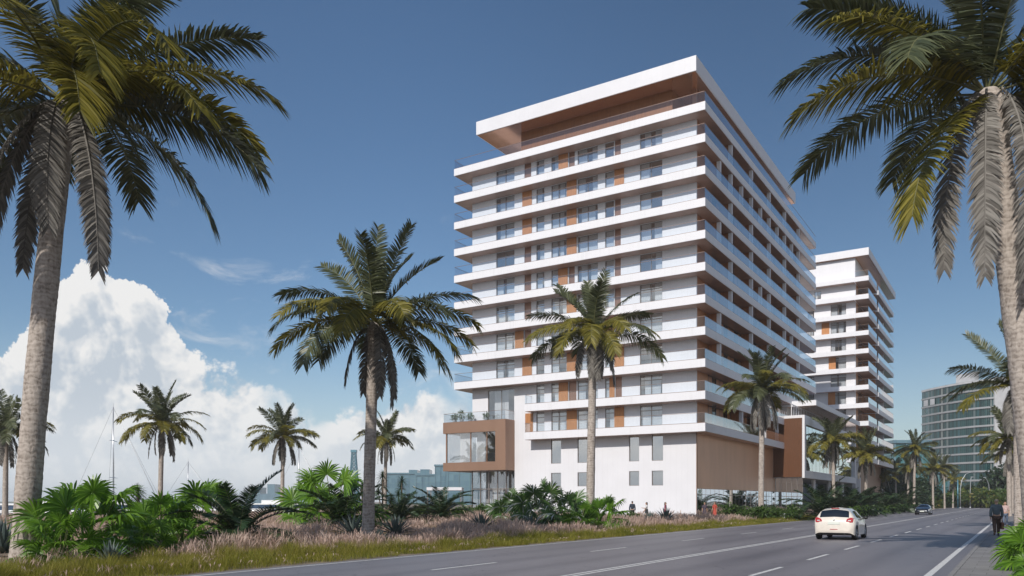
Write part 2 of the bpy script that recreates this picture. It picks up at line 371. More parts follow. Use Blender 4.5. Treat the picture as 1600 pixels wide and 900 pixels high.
# ------------------------------------------------------------------ palms
def frond(rb, base, az, e0, bend, L, nl, ll, lw, mat, rmat, rnd, droop=.22, lift=.22, p=1.25, rr=.03, drift=0.0, roll=0.0, s0=.1):
    K = 16
    s = np.linspace(0, 1, K); e = R(e0) - R(bend) * s ** p; a = az + drift * s
    T = np.stack([np.cos(e) * np.cos(a), np.cos(e) * np.sin(a), np.sin(e)], 1)
    P = np.zeros((K, 3)); P[0] = base
    for i in range(1, K): P[i] = P[i - 1] + (T[i] + T[i - 1]) * .5 * L / (K - 1)
    rb.tube([Vector(q) for q in P], list(np.linspace(rr, rr * .22, K)), 5, rmat)
    u = np.linspace(s0, 1, nl) ** .92
    for sg in (-1, 1):
        uu = np.clip(u + rnd.uniform(-.3, .3, nl) / nl, 0, 1)
        pos = np.stack([np.interp(uu, s, P[:, k]) for k in range(3)], 1)
        t = unit(np.stack([np.interp(uu, s, T[:, k]) for k in range(3)], 1)); am = np.interp(uu, s, a)
        sd = np.stack([-np.sin(am), np.cos(am), np.zeros(nl)], 1); n = np.cross(t, sd)
        ro = roll + drift * uu
        sd, n = sd * np.cos(ro)[:, None] + n * np.sin(ro)[:, None], n * np.cos(ro)[:, None] - sd * np.sin(ro)[:, None]
        sw = R(80) - R(40) * uu ** 1.6 + rnd.normal(0, .06, nl)
        d0 = unit(sg * sd * np.sin(sw)[:, None] + t * np.cos(sw)[:, None] + n * (lift + rnd.normal(0, .07, nl))[:, None])
        l = ll * np.clip(np.sin(PI * (.10 + .76 * uu)), .12, 1) ** .65 * rnd.uniform(.88, 1.08, nl)
        tt = np.array([0, .35, .7, 1.0])
        paths = pos[:, None] + d0[:, None] * (l[:, None] * tt)[:, :, None]
        dr = droop * rnd.uniform(.6, 1.5, nl)
        paths[:, :, 2] -= (l * dr)[:, None] * tt ** 2
        wd = unit(t - d0 * np.sum(t * d0, 1, keepdims=True))
        tw = rnd.normal(0, .35, nl)[:, None]
        wd = unit(wd * np.cos(tw) + np.cross(d0, wd) * np.sin(tw))
        w = lw * np.array([.55, 1, .75, .06])
        rb.add(paths, wd, w, mat)

def palm_parts(root, top, L, seed, lod, fronds=None, skirt=None, trunk_r=(.33, .24), flare=1.35, wobble=.012):
    """root > trunk, crown, dead_frond: the crown sits on the trunk's top (local metres)"""
    rnd = np.random.default_rng(seed); top = np.array(top, float); H = top[2]
    nl = {0: 135, 1: 96, 2: 56, 3: 24}[lod]; lw = {0: .050, 1: .060, 2: .092, 3: .12}[lod] * L / 4.6; ll = .82 * L / 4.6
    # trunk
    nz = {0: 170, 1: 80, 2: 36, 3: 14}[lod]; ns = {0: 28, 1: 16, 2: 10, 3: 8}[lod]
    vs = []; mb = MB()
    for i in range(nz + 1):
        t = i / nz; z = H * t
        r = trunk_r[0] + (trunk_r[1] - trunk_r[0]) * t ** .8 + (flare - 1) * trunk_r[0] * math.exp(-z / .55)
        if t > .9: r *= 1 + .30 * math.sin(PI * min(1, (t - .9) / .1) * .62) - .55 * max(0, (t - .965) / .035) ** 1.5
        ring = ((z * 5.1 + .3 * math.sin(z * 1.7)) % 1.0)
        r *= 1 + (wobble * (1.0 - ring) if lod < 2 else 0) + .018 * math.sin(z * 2.3 + seed)
        cx = top[0] * t ** 1.25; cy = top[1] * t ** 1.25
        for j in range(ns):
            g = 2 * PI * j / ns
            k = 1 + (rnd.normal(0, .012) if lod < 2 else 0)
            vs.append((cx + r * k * math.cos(g), cy + r * k * math.sin(g), z - (.05 if i == 0 else 0)))
    mb.add(vs, [(i * ns + j, i * ns + (j + 1) % ns, (i + 1) * ns + (j + 1) % ns, (i + 1) * ns + j) for i in range(nz) for j in range(ns)])
    mb.build('trunk', 'palm_bark', root, smooth=True)
    rb = RB()
    if fronds is None:
        fronds = []
        off = rnd.uniform(0, 360)
        for i in range(8): fronds.append((off + i * 137.5, rnd.uniform(58, 86), rnd.uniform(18, 50), rnd.uniform(.84, 1.0), 0))
        for i in range(10): fronds.append((off + 20 + i * 36 + rnd.uniform(-9, 9), rnd.uniform(26, 46), rnd.uniform(62, 88), rnd.uniform(.92, 1.04), 1 if rnd.random() < .6 else 0))
        for i in range(9): fronds.append((off + 5 + i * 40 + rnd.uniform(-9, 9), rnd.uniform(2, 20), rnd.uniform(52, 82), rnd.uniform(.88, 1.0), 1 if rnd.random() < .75 else 0))
    for phi, e0, bend, k, m in fronds:
        frond(rb, top + np.array([0, 0, -.1]), YAW + R(phi), e0, bend, L * k, nl, ll * (.9 if e0 > 55 else 1), lw, m, 2, rnd, droop=.14 + .22 * (e0 < 55), lift=.30 if e0 > 55 else .14, p=1.25 if e0 > 55 else 1.5, rr=.032 * L / 4.6, drift=rnd.uniform(-.35, .35), roll=rnd.uniform(-.5, .5) if e0 < 55 else rnd.uniform(-.9, .9))
    rb.build('crown', ['palm_leaf_green', 'palm_leaf_olive', 'rachis_green'], root)
    rb = RB()
    if skirt is None:
        o = rnd.uniform(0, 360); skirt = [(o + i * 60 + rnd.uniform(-15, 15), rnd.uniform(.62, .84)) for i in range(6)]
    for phi, k in skirt:
        a = YAW + R(phi); o = trunk_r[1] * 1.35
        frond(rb, top + np.array([o * math.cos(a), o * math.sin(a), -.15]), a, -36 + rnd.uniform(-10, 8), 54, L * k, nl, ll * .46, lw, 0, 0, rnd, droop=.45, lift=-.05, p=.42, rr=.03 * L / 4.6, roll=rnd.uniform(-.4, .4), s0=.04)
    rb.build('dead_frond', ['palm_leaf_dead'], root)

def palm(label, loc, top, L, seed, lod, group='palm trees along the road', **kw):
    t = thing('palm_tree', label, 'palm tree', loc, 0, group)
    palm_parts(t, top, L, seed, lod, **kw)
    return t

# ------------------------------------------------------------------ low plants
def fan_leaf(rb, rnd, hub, axis, up, Rr, nseg, mat, droop):
    """one palmate leaf: pleated segments spread round the stalk's end"""
    axis = axis / np.linalg.norm(axis); side = np.cross(axis, up); side /= np.linalg.norm(side); up = np.cross(side, axis)
    g = np.linspace(-2.35, 2.35, nseg) + rnd.normal(0, .02, nseg)
    d = axis[None] * np.cos(g)[:, None] + side[None] * np.sin(g)[:, None]; tan = -axis[None] * np.sin(g)[:, None] + side[None] * np.cos(g)[:, None]
    l = Rr * (.72 + .28 * np.cos(g * .55)) * rnd.uniform(.92, 1.06, nseg)
    tt = np.array([.0, .33, .62, .84, 1.0])
    paths = hub[None, None] + d[:, None] * (l[:, None] * tt)[:, :, None] + up[None, None] * (l[:, None] * (.16 * tt - .10 * tt ** 2))[:, :, None]
    paths[:, :, 2] -= (l * droop * rnd.uniform(.6, 1.5, nseg))[:, None] * np.clip(tt - .45, 0, 1) ** 1.6 * 2.4
    alt = np.where(np.arange(nseg) % 2 == 0, .42, -.42)[:, None]
    sd = unit(tan * np.cos(alt) + up[None] * np.sin(alt))
    sp = 4.7 / nseg * Rr
    rb.add(paths, sd, sp * np.array([.12, .42, .56, .30, .03]), mat)
def fan_plant_mesh(seed, n=18, Rr=.62, H=1.2, pale=False, nseg=28):
    rnd = np.random.default_rng(seed); rb = RB()
    for i in range(n):
        az = i * 2.39996 + rnd.uniform(-.3, .3); q = (i + .5) / n
        el = R(82 - 72 * q + rnd.uniform(-8, 8)); pl = H * rnd.uniform(.75, 1.1) * (1.0 - .25 * q)
        d = np.array([math.cos(el) * math.cos(az), math.cos(el) * math.sin(az), math.sin(el)])
        h0 = np.array([math.cos(az) * .05, math.sin(az) * .05, .08 + .25 * H * (1 - q)])
        pts = []
        for k in range(6):
            t = k / 5; p = h0 + d * pl * t; p[2] -= .16 * pl * t ** 2 * (1 - .4 * (1 - q)); pts.append(p)
        rb.tube([Vector(p) for p in pts], [.013] * 6, 4, 1)
        ax = pts[-1] - pts[-2]; ax = ax / np.linalg.norm(ax); ax[2] -= rnd.uniform(.05, .65); ax /= np.linalg.norm(ax)
        up = np.array([math.cos(az) * .55, math.sin(az) * .55, .8]) + rnd.normal(0, .42, 3)
        fan_leaf(rb, rnd, pts[-1], ax, up, Rr * rnd.uniform(.8, 1.12), nseg, 0, rnd.uniform(.18, .42))
    return rb.build('fan_palm', ['fan_leaf_pale' if pale else 'fan_leaf', 'rachis_green'])
def cycad_mesh(seed, n=26, L=1.9, nl=44, mat='cycad_leaf'):
    rnd = np.random.default_rng(seed); rb = RB()
    for i in range(n):
        q = (i + .5) / n
        frond(rb, np.array([0, 0, .25]), i * 2.39996 + rnd.uniform(-.25, .25), 80 - 68 * q + rnd.uniform(-6, 6), 55 + 30 * q + rnd.uniform(-10, 10), L * rnd.uniform(.8, 1.1), nl, .30 * L / 1.9, .030 * L / 1.9, 0, 1, rnd, droop=.12, lift=.3, rr=.016, drift=rnd.uniform(-.3, .3))
    mb = MB(); mb.ball((0, 0, .15), (.2, .2, .28), 10, 6)
    rb.V.append(np.array(mb.v)); rb.F.append(np.array(mb.f) + rb.n); rb.M.append(np.full(len(mb.f), 2, np.int32)); rb.n += len(mb.v)
    return rb.build('cycad', [mat, 'rachis_green', 'bark_brown'])
def rosette_ribbons(rb, rnd, c, n, L, w, mat, emin=5, emax=88, stiff=.15):
    i = np.arange(n); az = i * 2.39996 + rnd.uniform(-.2, .2, n); q = (i + .5) / n
    el = np.radians(emax - (emax - emin) * q ** .85 + rnd.uniform(-6, 6, n)); l = L * rnd.uniform(.8, 1.08, n) * (.75 + .25 * q)
    d = np.stack([np.cos(el) * np.cos(az), np.cos(el) * np.sin(az), np.sin(el)], 1); tt = np.array([0, .3, .65, 1.0])
    p = np.array(c)[None, None] + d[:, None] * (l[:, None] * tt)[:, :, None]; p[:, :, 2] -= (l * stiff * (q + .2))[:, None] * tt ** 2
    sd = np.stack([-np.sin(az), np.cos(az), np.zeros(n)], 1)
    nrm = np.cross(d, sd)
    for sg in (-1, 1):                                              # two halves folded into a gutter
        s2 = unit(sd + sg * .55 * nrm)
        off = sd * sg * w * .25
        rb.add(p + off[:, None] * np.array([.8, 1, .7, 0])[None, :, None], s2, w * .55 * np.array([.8, 1, .7, .04]), mat)
def agave_mesh(seed, n=54, L=.85, w=.085):
    rnd = np.random.default_rng(seed); rb = RB(); rosette_ribbons(rb, rnd, (0, 0, .06), n, L, w, 0)
    return rb.build('agave', ['agave_leaf'])
def leaf_cloud(rb, rnd, c, rad, n, l, w, mat, shell=.55):
    """leaves through the volume of a lumpy crown, most of them near its outside"""
    v = unit(rnd.normal(0, 1, (n, 3))); r = shell + (1 - shell) * rnd.random(n) ** .6
    lump = 1 + .18 * np.sin(v[:, 0] * 5 + c[0]) * np.sin(v[:, 1] * 5 + c[1]) + .14 * np.sin(v[:, 2] * 7 + c[0] * 2)
    p = np.array(c)[None] + v * (r * lump)[:, None] * np.array(rad)[None]
    d = unit(v * .6 + rnd.normal(0, .6, (n, 3)) + np.array([0, 0, .25])); sd = unit(np.cross(d, rnd.normal(0, 1, (n, 3))))
    ll = l * rnd.uniform(.7, 1.3, n); tt = np.array([0, .45, 1.0])
    paths = p[:, None] + d[:, None] * (ll[:, None] * tt)[:, :, None]; paths[:, :, 2] -= (ll * .25)[:, None] * tt ** 2
    rb.add(paths, sd, w * np.array([.25, 1, .05]), mat)
def shrub_mesh(seed, rad=(.9, .9, .8), n=1500, l=.2, w=.075, mats=('shrub_leaf',), name='shrub', lumps=6):
    rnd = np.random.default_rng(seed); rb = RB()
    for k in range(lumps):
        a = rnd.uniform(0, 2 * PI); q = rnd.uniform(.2, .65) if k else 0
        c = (rad[0] * q * math.cos(a), rad[1] * q * math.sin(a), rad[2] * rnd.uniform(.45, .95))
        f = rnd.uniform(.4, .62)
        leaf_cloud(rb, rnd, c, (rad[0] * f, rad[1] * f, rad[2] * f * .9), n // lumps, l, w, k % len(mats), .3)
        rb.tube([Vector((0, 0, 0)), Vector((c[0] * .5, c[1] * .5, c[2] * .6)), Vector(c)], [.03, .02, .01], 4, len(mats))
    return rb.build(name, list(mats) + ['bark_brown'])
def place(ob, label, cat, loc, rz=0.0, scale=1.0, group=None):
    ob.location = (loc[0], loc[1], loc[2] if len(loc) > 2 else 0); ob.rotation_euler = (0, 0, rz); ob.scale = (scale,) * 3
    return tag(ob, label, cat, group)
def place_copy(proto, label, cat, loc, rz=0.0, scale=1.0, group=None):
    o = proto.copy(); COL.objects.link(o)
    return place(o, label, cat, loc, rz, scale, group)
class Kind:
    """first use places the prototype, later uses place copies sharing its mesh"""
    def __init__(s, *protos): s.p = list(protos); s.used = [False] * len(protos); s.i = 0
    def put(s, *a, which=None, **k):
        j = s.i % len(s.p) if which is None else which
        s.i += 1
        if s.used[j]: return place_copy(s.p[j], *a, **k)
        s.used[j] = True; return place(s.p[j], *a, **k)

def vegetation():
    # ---- the palms, near to far, left verge
    x, y = at(38, 23.0)
    palm('tall thick-trunked palm cut by the left edge, its crown at the top left corner', (x, y, 0), (1.15, .55, 13.2), 6.0, 21, 0, trunk_r=(.345, .30), flare=1.2,
         fronds=[(5, 62, 30, 1, 0), (-20, 60, 40, 1.0, 0), (60, 70, 30, .9, 0), (170, 66, 40, 1, 0), (120, 72, 40, .9, 0), (250, 62, 60, 1, 0),
                 (8, 38, 52, 1.0, 0), (-6, 22, 58, 1.06, 1), (-30, 12, 68, 1.0, 1), (12, 5, 58, 1.0, 0), (35, 30, 76, 1.0, 0), (-55, 20, 88, 1.0, 1), (-12, -18, 52, .95, 0), (-2, 12, 66, 1.0, 1), (-42, 34, 92, 1.0, 1), (275, 30, 90, 1, 1),
                 (190, 40, 80, 1, 0), (215, 20, 80, 1, 1), (150, 15, 70, 1, 0), (300, 5, 75, .9, 1), (90, 20, 70, 1, 0), (240, 0, 70, 1, 1), (180, -5, 60, .9, 0), (115, 30, 75, 1, 0)],
         skirt=[(-40, .92), (205, .86), (180, .7), (90, .7), (-85, .66), (150, .8)])
    x, y = at(575, 36.0)
    palm('palm standing alone between the low bushes and the white tower, seen whole against the sky', (x, y, 0), (.28, .1, 9.75), 4.7, 5, 1, trunk_r=(.27, .235), flare=1.15,
         fronds=[(80, 88, 12, .98, 0), (-20, 74, 24, .98, 0), (160, 76, 22, .92, 0), (150, 62, 42, 1.0, 0), (20, 62, 34, .95, 0), (100, 80, 30, .9, 0), (270, 70, 45, .9, 0), (60, 70, 30, .9, 0),
                 (178, 44, 66, 1.0, 0), (4, 36, 56, 1.04, 0), (-10, 24, 64, 1.05, 1), (190, 28, 78, 1.03, 0), (200, 10, 66, 1.0, 1), (212, 30, 80, 1.0, 1), (-32, 30, 80, 1.0, 0), (160, 40, 70, .95, 0), (168, 20, 66, .98, 0), (10, 14, 62, 1.0, 1), (-25, 8, 74, .98, 1), (-12, -8, 62, .9, 1),
                 (240, 32, 88, .9, 1), (290, 30, 92, .9, 1), (265, 22, 95, .85, 1), (330, 0, 78, .95, 1), (100, 25, 75, 1, 0), (75, 10, 75, 1, 0), (130, 15, 75, 1, 0), (220, 0, 80, .95, 0)],
         skirt=[(205, .62), (-20, .80), (300, .70), (60, .7), (120, .66)])
    x, y = at(922, 51.0)
    palm('palm in front of the white tower facade, between its podium windows', (x, y, 0), (.2, .1, 12.55), 4.5, 12, 1, trunk_r=(.28, .23), flare=1.1,
         fronds=[(150, 62, 26, 1.0, 0), (50, 76, 10, .98, 0), (20, 52, 26, .95, 0), (90, 80, 25, .85, 0), (110, 70, 25, .9, 0), (270, 70, 50, .8, 0), (200, 60, 40, .8, 0),
                 (165, 36, 50, .98, 0), (8, 36, 40, .9, 0), (0, 26, 66, 1.0, 1), (182, 20, 62, 1.0, 1), (170, -2, 50, .95, 0), (-8, 4, 66, 1.1, 0), (240, 30, 80, .8, 1), (300, 28, 85, .8, 1), (262, 18, 100, .85, 1), (285, 0, 80, .8, 1),
                 (100, 20, 70, 1, 0), (70, 15, 75, 1, 0), (130, 20, 75, 1, 0), (215, 5, 85, .8, 1), (340, 25, 80, .9, 0)],
         skirt=[(205, .66), (255, .68), (280, .7), (-15, .78), (60, .6), (320, .6)])
    x, y = at(1189, 74.0)
    palm('palm in front of the bronze podium wall, dead fronds thick round its trunk', (x, y, 0), (.1, .1, 12.0), 4.5, 33, 1, trunk_r=(.27, .22), flare=1.1, skirt=[(a, .80) for a in (180, 215, 245, 275, 305, 335, 0, 60, 120)])
    rnd = random.Random(4)
    mid = [(1303, 108, 9.9, 'palm rising just above the white car, nearest the glass podium wing'), (1353, 122, 8.9, 'palm before the second tower base, next right of the one above the white car'),
           (1428, 152, 11.5, 'leaning thick palm of the far row, above the dark saloon car'), (1418, 175, 9.2, 'slim palm of the far row behind the thick leaning one')]
    mp = []
    for i, (px, d, h, lab) in enumerate(mid):
        x, y = at(px, d)
        mp.append(palm(lab, (x, y, 0), (.15 * (i - 1), .1, h), 4.4, 40 + i, 2, trunk_r=(.25, .21)))
    far = [(1458, 178, .98, 'palm of the far row leaning slightly right'), (1476, 205, .9, 'short palm of the far row before the lamp post'), (1489, 225, .86, 'last palm of the far row, next to the blue post'),
           (1381, 170, .8, 'palm half hidden behind the second tower planting'), (1400, 190, .8, 'small palm in the far planting between towers and glass block')]
    for i, (px, d, k, lab) in enumerate(far):
        x, y = at(px, d); copy_tree(mp[1 + i % 3], (x, y, 0), 1.3 + i * 1.7, lab, k)
    # ---- right pavement
    x, y = at(1630, 22.0)
    palm('large palm cut by the right edge, grey dead fronds hanging before its trunk', (x, y, 0), (-1.30, -.75, 13.0), 5.7, 55, 0, trunk_r=(.40, .36), flare=1.1,
         fronds=[(186, 28, 60, 1.03, 0), (176, 44, 46, .98, 0), (196, 12, 56, 1.06, 1), (205, -30, 50, .92, 1), (190, 38, 60, .95, 1), (214, 20, 74, 1.0, 0), (150, 62, 40, 1, 0), (100, 75, 30, .9, 0), (270, 66, 50, .95, 0), (230, 60, 50, 1, 0), (60, 66, 40, 1, 0), (20, 60, 40, 1, 0),
                 (0, 40, 70, 1, 0), (-20, 25, 75, 1, 1), (330, 10, 70, 1, 1), (90, 25, 70, 1, 0), (130, 22, 70, 1, 0), (290, 35, 85, .95, 1), (10, 5, 65, 1, 0), (315, 42, 90, .9, 1), (40, 20, 75, 1, 0), (345, -10, 60, .9, 1)],
         skirt=[(206, .92), (238, 1.0), (285, .95), (340, .8), (60, .7)])
    x, y = at(1592, 50.0)
    palm('palm behind the walking man, fronds crossing the curved glass building', (x, y, 0), (-.1, 0, 9.0), 4.5, 61, 1, trunk_r=(.27, .24), flare=1.05,
         fronds=[(150, 62, 22, 1.0, 0), (178, 30, 40, 1.0, 0), (186, 14, 54, 1.02, 0), (200, 4, 60, 1.0, 1), (240, 28, 80, .8, 1), (270, 20, 95, .8, 1), (90, 80, 20, 1, 0), (60, 65, 30, 1, 0), (20, 50, 60, 1, 0), (0, 25, 70, 1, 1), (320, 15, 85, 1, 1), (120, 25, 70, 1, 0), (340, 5, 60, 1, 0), (40, 20, 70, 1, 0), (225, 50, 60, .8, 0)],
         skirt=[(190, .62), (220, .68), (250, .66), (280, .7), (320, .7)])
    for px, d, h, sd, lab in ((1577, 92, 9.0, 62, 'slim palm on the right pavement beyond the walking couple'), (1583, 112, 8.6, 63, 'farthest slim palm on the right pavement')):
        x, y = at(px, d); palm(lab, (x, y, 0), (-.1, .1, h), 4.3, sd, 2, trunk_r=(.26, .22))
    # ---- waterside palms on the left
    lp = [(8, 76, 8.5, 1.0, 'waterside palm half hidden behind the thick left trunk'), (250, 78, 9.4, 1.0, 'waterside palm beside the tall yacht mast'),
          (441, 98, 9.7, .98, 'waterside palm before the distant low skyline'), (601, 110, 10.4, .98, 'waterside palm behind the lone palm trunk')]
    for i, (px, d, h, k, lab) in enumerate(lp):
        x, y = at(px, d)
        palm(lab, (x, y, 0), (.2 * (i % 2), .1, h), 4.5, 70 + i, 2, trunk_r=(.26, .21), group='palm trees along the water')

    # ---- low plants
    CLEAR = []
    fans = Kind(fan_plant_mesh(1, 20, .86, 1.7), fan_plant_mesh(2, 21, .90, 1.85), fan_plant_mesh(3, 16, .82, 1.5))
    pale = Kind(fan_plant_mesh(4, 26, .80, 1.7, True), fan_plant_mesh(5, 22, .74, 1.5, True))
    cyc = Kind(cycad_mesh(6, 30, 2.3, 54), cycad_mesh(7, 26, 2.7, 60))
    aga = Kind(agave_mesh(8), agave_mesh(9, 46, .95, .10))
    shr = Kind(shrub_mesh(10), shrub_mesh(11, (1.2, 1.1, .75), 1800), shrub_mesh(12, (.9, .9, .9), 1400, .22, .09))
    def P(kind, lab, cat, px, d, sc=1.0, g=None, rz=None, **k):
        x, y = at(px, d); return kind.put(lab, cat, (x, y, 0), rnd.uniform(0, 6.28) if rz is None else rz, sc, g, **k)
    g = 'fan palms in the planting'
    P(fans, 'bright green fan palm right beside the thick left trunk, topping the boats behind', 'fan palm', 136, 23.2, 1.1, g)
    P(fans, 'low fan palm nearest the thick left trunk, its leaves brushing it', 'fan palm', 96, 21.5, .62, g)
    P(fans, 'fan palm low in the dry grass, right of the one at the left trunk', 'fan palm', 186, 25.5, .55, g)
    P(fans, 'broad fan palm below the slim waterside palm', 'fan palm', 252, 27.5, .92, g)
    P(fans, 'low spreading fan palm at the edge of the yellow grass', 'fan palm', 228, 24, .5, g)
    P(fans, 'tall fan palm with one leaf above the rest against the cloud', 'fan palm', 318, 31, 1.22, g)
    P(fans, 'low dark fan palm between the yellow grass and the tall fan palm', 'fan palm', 292, 26.5, .55, g)
    P(fans, 'fan palm among dark fronds left of the lone palm trunk', 'fan palm', 522, 46, 1.5, g)
    P(fans, 'small fan palm behind the dark fronds near the skyline', 'fan palm', 488, 52, 1.45, g)
    P(pale, 'silvery fan palm before the white podium wall, left of the podium palm', 'fan palm', 845, 50, 1.25, g)
    P(pale, 'silvery fan palm close against the left side of the podium palm trunk', 'fan palm', 885, 47.5, 1.2, g)
    P(pale, 'fan palm at the glass corner under the bronze bay', 'fan palm', 800, 55, 1.05, g)
    P(fans, 'green fan palm right of the podium palm trunk', 'fan palm', 945, 48, .95, g)
    P(fans, 'low fan palm at the road edge below the podium palm', 'fan palm', 905, 44.5, .7, g)
    P(fans, 'leafy fan palm low at the right edge beside the pavement', 'fan palm', 1632, 16.8, .40, g)
    P(fans, 'fan palm in shade beside the man with the bag', 'fan palm', 1618, 19.5, .60, g)
    P(fans, 'nearest fan palm, in the bottom right corner by the pavement', 'fan palm', 1622, 13.4, .28, g)
    g = 'dark arching cycads'
    P(cyc, 'dark cycad with long fronds arching over the dry grass toward the lone palm', 'cycad', 372, 29.5, 1.25, g)
    P(cyc, 'dark cycad behind the fan palms, below the far skyline', 'cycad', 535, 44, 1.25, g)
    P(cyc, 'dark cycad right of the lone palm trunk', 'cycad', 625, 58, 1.3, g)
    P(cyc, 'dark cycad before the glass pavilion frame', 'cycad', 688, 62, 1.35, g)
    P(cyc, 'large dark cycad left of the white car, before the recessed entrance', 'cycad', 1283, 76, 1.75, g)
    P(cyc, 'dark cycad just above the white car roof', 'cycad', 1330, 96, 1.6, g)
    P(cyc, 'dark cycad under the palm nearest the podium wing', 'cycad', 1306, 100, 1.5, g)
    P(cyc, 'dark cycad at the foot of the second tower', 'cycad', 1352, 116, 1.8, g)
    P(cyc, 'dark cycad at the verge before the far palm row', 'cycad', 1380, 118, 1.4, g)
    P(cyc, 'broad cycad mid verge left of the saloon car', 'cycad', 1397, 130, 1.9, g)
    P(cyc, 'cycad in the far planting beneath the leaning thick palm', 'cycad', 1416, 146, 1.9, g)
    g = 'blue grey agaves in the dry grass'
    for px, d, s, lab in ((6, 25.5, 1.9, 'blue grey agave at the left edge beside the thick trunk'), (552, 38, 1.75, 'spiky agave left of the lone palm trunk'), (618, 39.5, 1.75, 'spiky agave right of the lone palm trunk'),
                          (752, 46, 1.7, 'agave in dry grass before the low white planter wall'), (1040, 66, 2.0, 'grey agave in front of the woman in magenta'), (172, 21.5, 1.0, 'agave half hidden under the fan palm leaves'),
                          (1016, 69, 1.5, 'smaller agave left of the grey one at the wall'), (826, 46, 1.5, 'agave in the shade of the silvery fan palms'), (592, 33.5, 1.0, 'small agave at the foot of the lone palm')):
        P(aga, lab, 'agave', px, d, s, g)
        for q in (0, .9, 1.8):                                          # open ground on the agave's sunny side
            x, y = at(px, d - q); CLEAR.append((x, y, .75 * s - .2 * q))
    g = 'green shrubs along the towers'
    for px, d, s, lab in ((655, 72, 1.5, 'round green shrub left of the pavilion frame'), (722, 76, 1.35, 'leafy shrub below the bronze bay'), (752, 80, 1.2, 'leafy shrub at the glass lobby corner'), (770, 70, 1.15, 'low shrub before the lobby glass columns'),
                          (992, 70, .8, 'low green shrub in front of the man in navy'), (1150, 72, 1.25, 'green shrub left of the bronze wall palm trunk'), (1180, 70, 1.4, 'bright shrub at the foot of the bronze wall palm'), (1207, 73, 1.3, 'shrub right of the bronze wall palm'),
                          (1240, 74, 1.1, 'shrub behind the white concrete block'), (1335, 108, 1.3, 'shrub between the two palms beside the wing'), (1322, 88, .9, 'low shrub beyond the car roof'), (1366, 112, 1.1, 'shrub at the kerb before the second tower')):
        P(shr, lab, 'shrub', px, d, s, g)
    # dracaenas: bare stems topped by rosettes
    def dracaena(lab, px, d, heads, H):
        x, y = at(px, d); t = thing('dracaena', lab, 'dracaena', (x, y, 0), 0, 'dracaenas with bare stems'); rn = np.random.default_rng(int(px))
        mb = MB(); rb = RB()
        for k in range(heads):
            a = k * 2.4; c = (.35 * k ** .5 * math.cos(a), .35 * k ** .5 * math.sin(a), H * (1 - .16 * k))
            mb.tube([(0, 0, 0), (c[0] * .4, c[1] * .4, c[2] * .5), c], [.06, .045, .04], 6)
            rosette_ribbons(rb, rn, c, 60, .75, .045, 0, -35, 86, .35)
        part(mb, 'stem', 'bark_brown', t, smooth=True); rb.build('foliage', ['cycad_leaf'], t)
    dracaena('dracaena with spiky heads right behind the lone palm trunk', 598, 56, 4, 3.5)
    dracaena('dracaena with drooping spiky heads, second right of the lone palm trunk', 628, 60, 3, 3.3)
    dracaena('dracaena with a spiky head below the tall yacht mast', 215, 44, 3, 2.3)
    dracaena('dry dracaena between the second tower and its palms', 1378, 128, 3, 4.2)
    dracaena('dracaena before the lattice tower far off', 566, 62, 2, 2.9)
    # thickets and trees at the road's far end
    th = Kind(shrub_mesh(20, (3.2, 2.6, 2.4), 2600, .55, .26, ('shrub_leaf', 'autumn_leaf'), 'bush', 10), shrub_mesh(21, (3.6, 2.8, 2.0), 2600, .55, .26, ('autumn_leaf', 'shrub_leaf'), 'bush', 10))
    for px, d, s, lab in ((1512, 236, 1.1, 'green bush at the road end right behind the curved street lamp'), (1526, 232, 1.25, 'yellow green bush closing the road end'), (1541, 226, 1.7, 'tall leafy bush at the road end'), (1556, 222, 1.9, 'largest leafy bush at the road end, by the slim palms'),
                          (1568, 210, 1.3, 'bush left of the slim palm trunks'), (1470, 236, 1.5, 'yellowish green bush behind the last palms of the far row'), (1484, 242, 1.6, 'bush between the last far palms and the blue post'), (1455, 215, 1.2, 'low bush at the foot of the far palm row')):
        P(th, lab, 'bush', px, d, s, 'bushes closing the road end')
    dk = Kind(shrub_mesh(22, (4.5, 4.0, 4.5), 2600, .8, .4, ('dark_leaf',), 'evergreen_tree', 10), shrub_mesh(23, (5.0, 4.0, 6.0), 2800, .8, .4, ('dark_leaf',), 'evergreen_tree', 12))
    for px, d, s, lab in ((1558, 250, 1.5, 'dark evergreen behind the tallest road end bush'), (1578, 244, 1.7, 'dark evergreen at the right, behind the slim palms'), (1502, 262, 1.3, 'dark evergreen behind the lamp post'), (1404, 205, 1.25, 'dark evergreen between the second tower and the glass block'),
                          (1420, 212, 1.2, 'dark evergreen below the glass block corner'), (1440, 222, 1.15, 'dark evergreen behind the leaning thick palm'), (1388, 196, 1.0, 'dark evergreen at the rear corner of the second tower')):
        P(dk, lab, 'tree', px, d, s, 'dark evergreens beyond the road')
    lowd = Kind(shrub_mesh(24, (1.5, 1.2, .8), 900, .3, .12, ('dark_leaf', 'shrub_leaf'), 'hedge_plant', 6))
    for i, (px, d) in enumerate(((1392, 116), (1405, 124), (1412, 134), (1424, 140), (1434, 150), (1372, 106), (1358, 100), (1446, 165), (1344, 92))):
        P(lowd, 'low dark hedge plant ' + ('below the cycads at the kerb', 'left of the saloon car', 'behind the saloon car bonnet', 'at the feet of the leaning palm', 'beyond the saloon car roof', 'below the second tower corner', 'at the kerb under the second tower palm', 'at the far kerb bend', 'just beyond the white car')[i], 'hedge plant', px, d, 1.2, 'low hedge plants at the kerb')

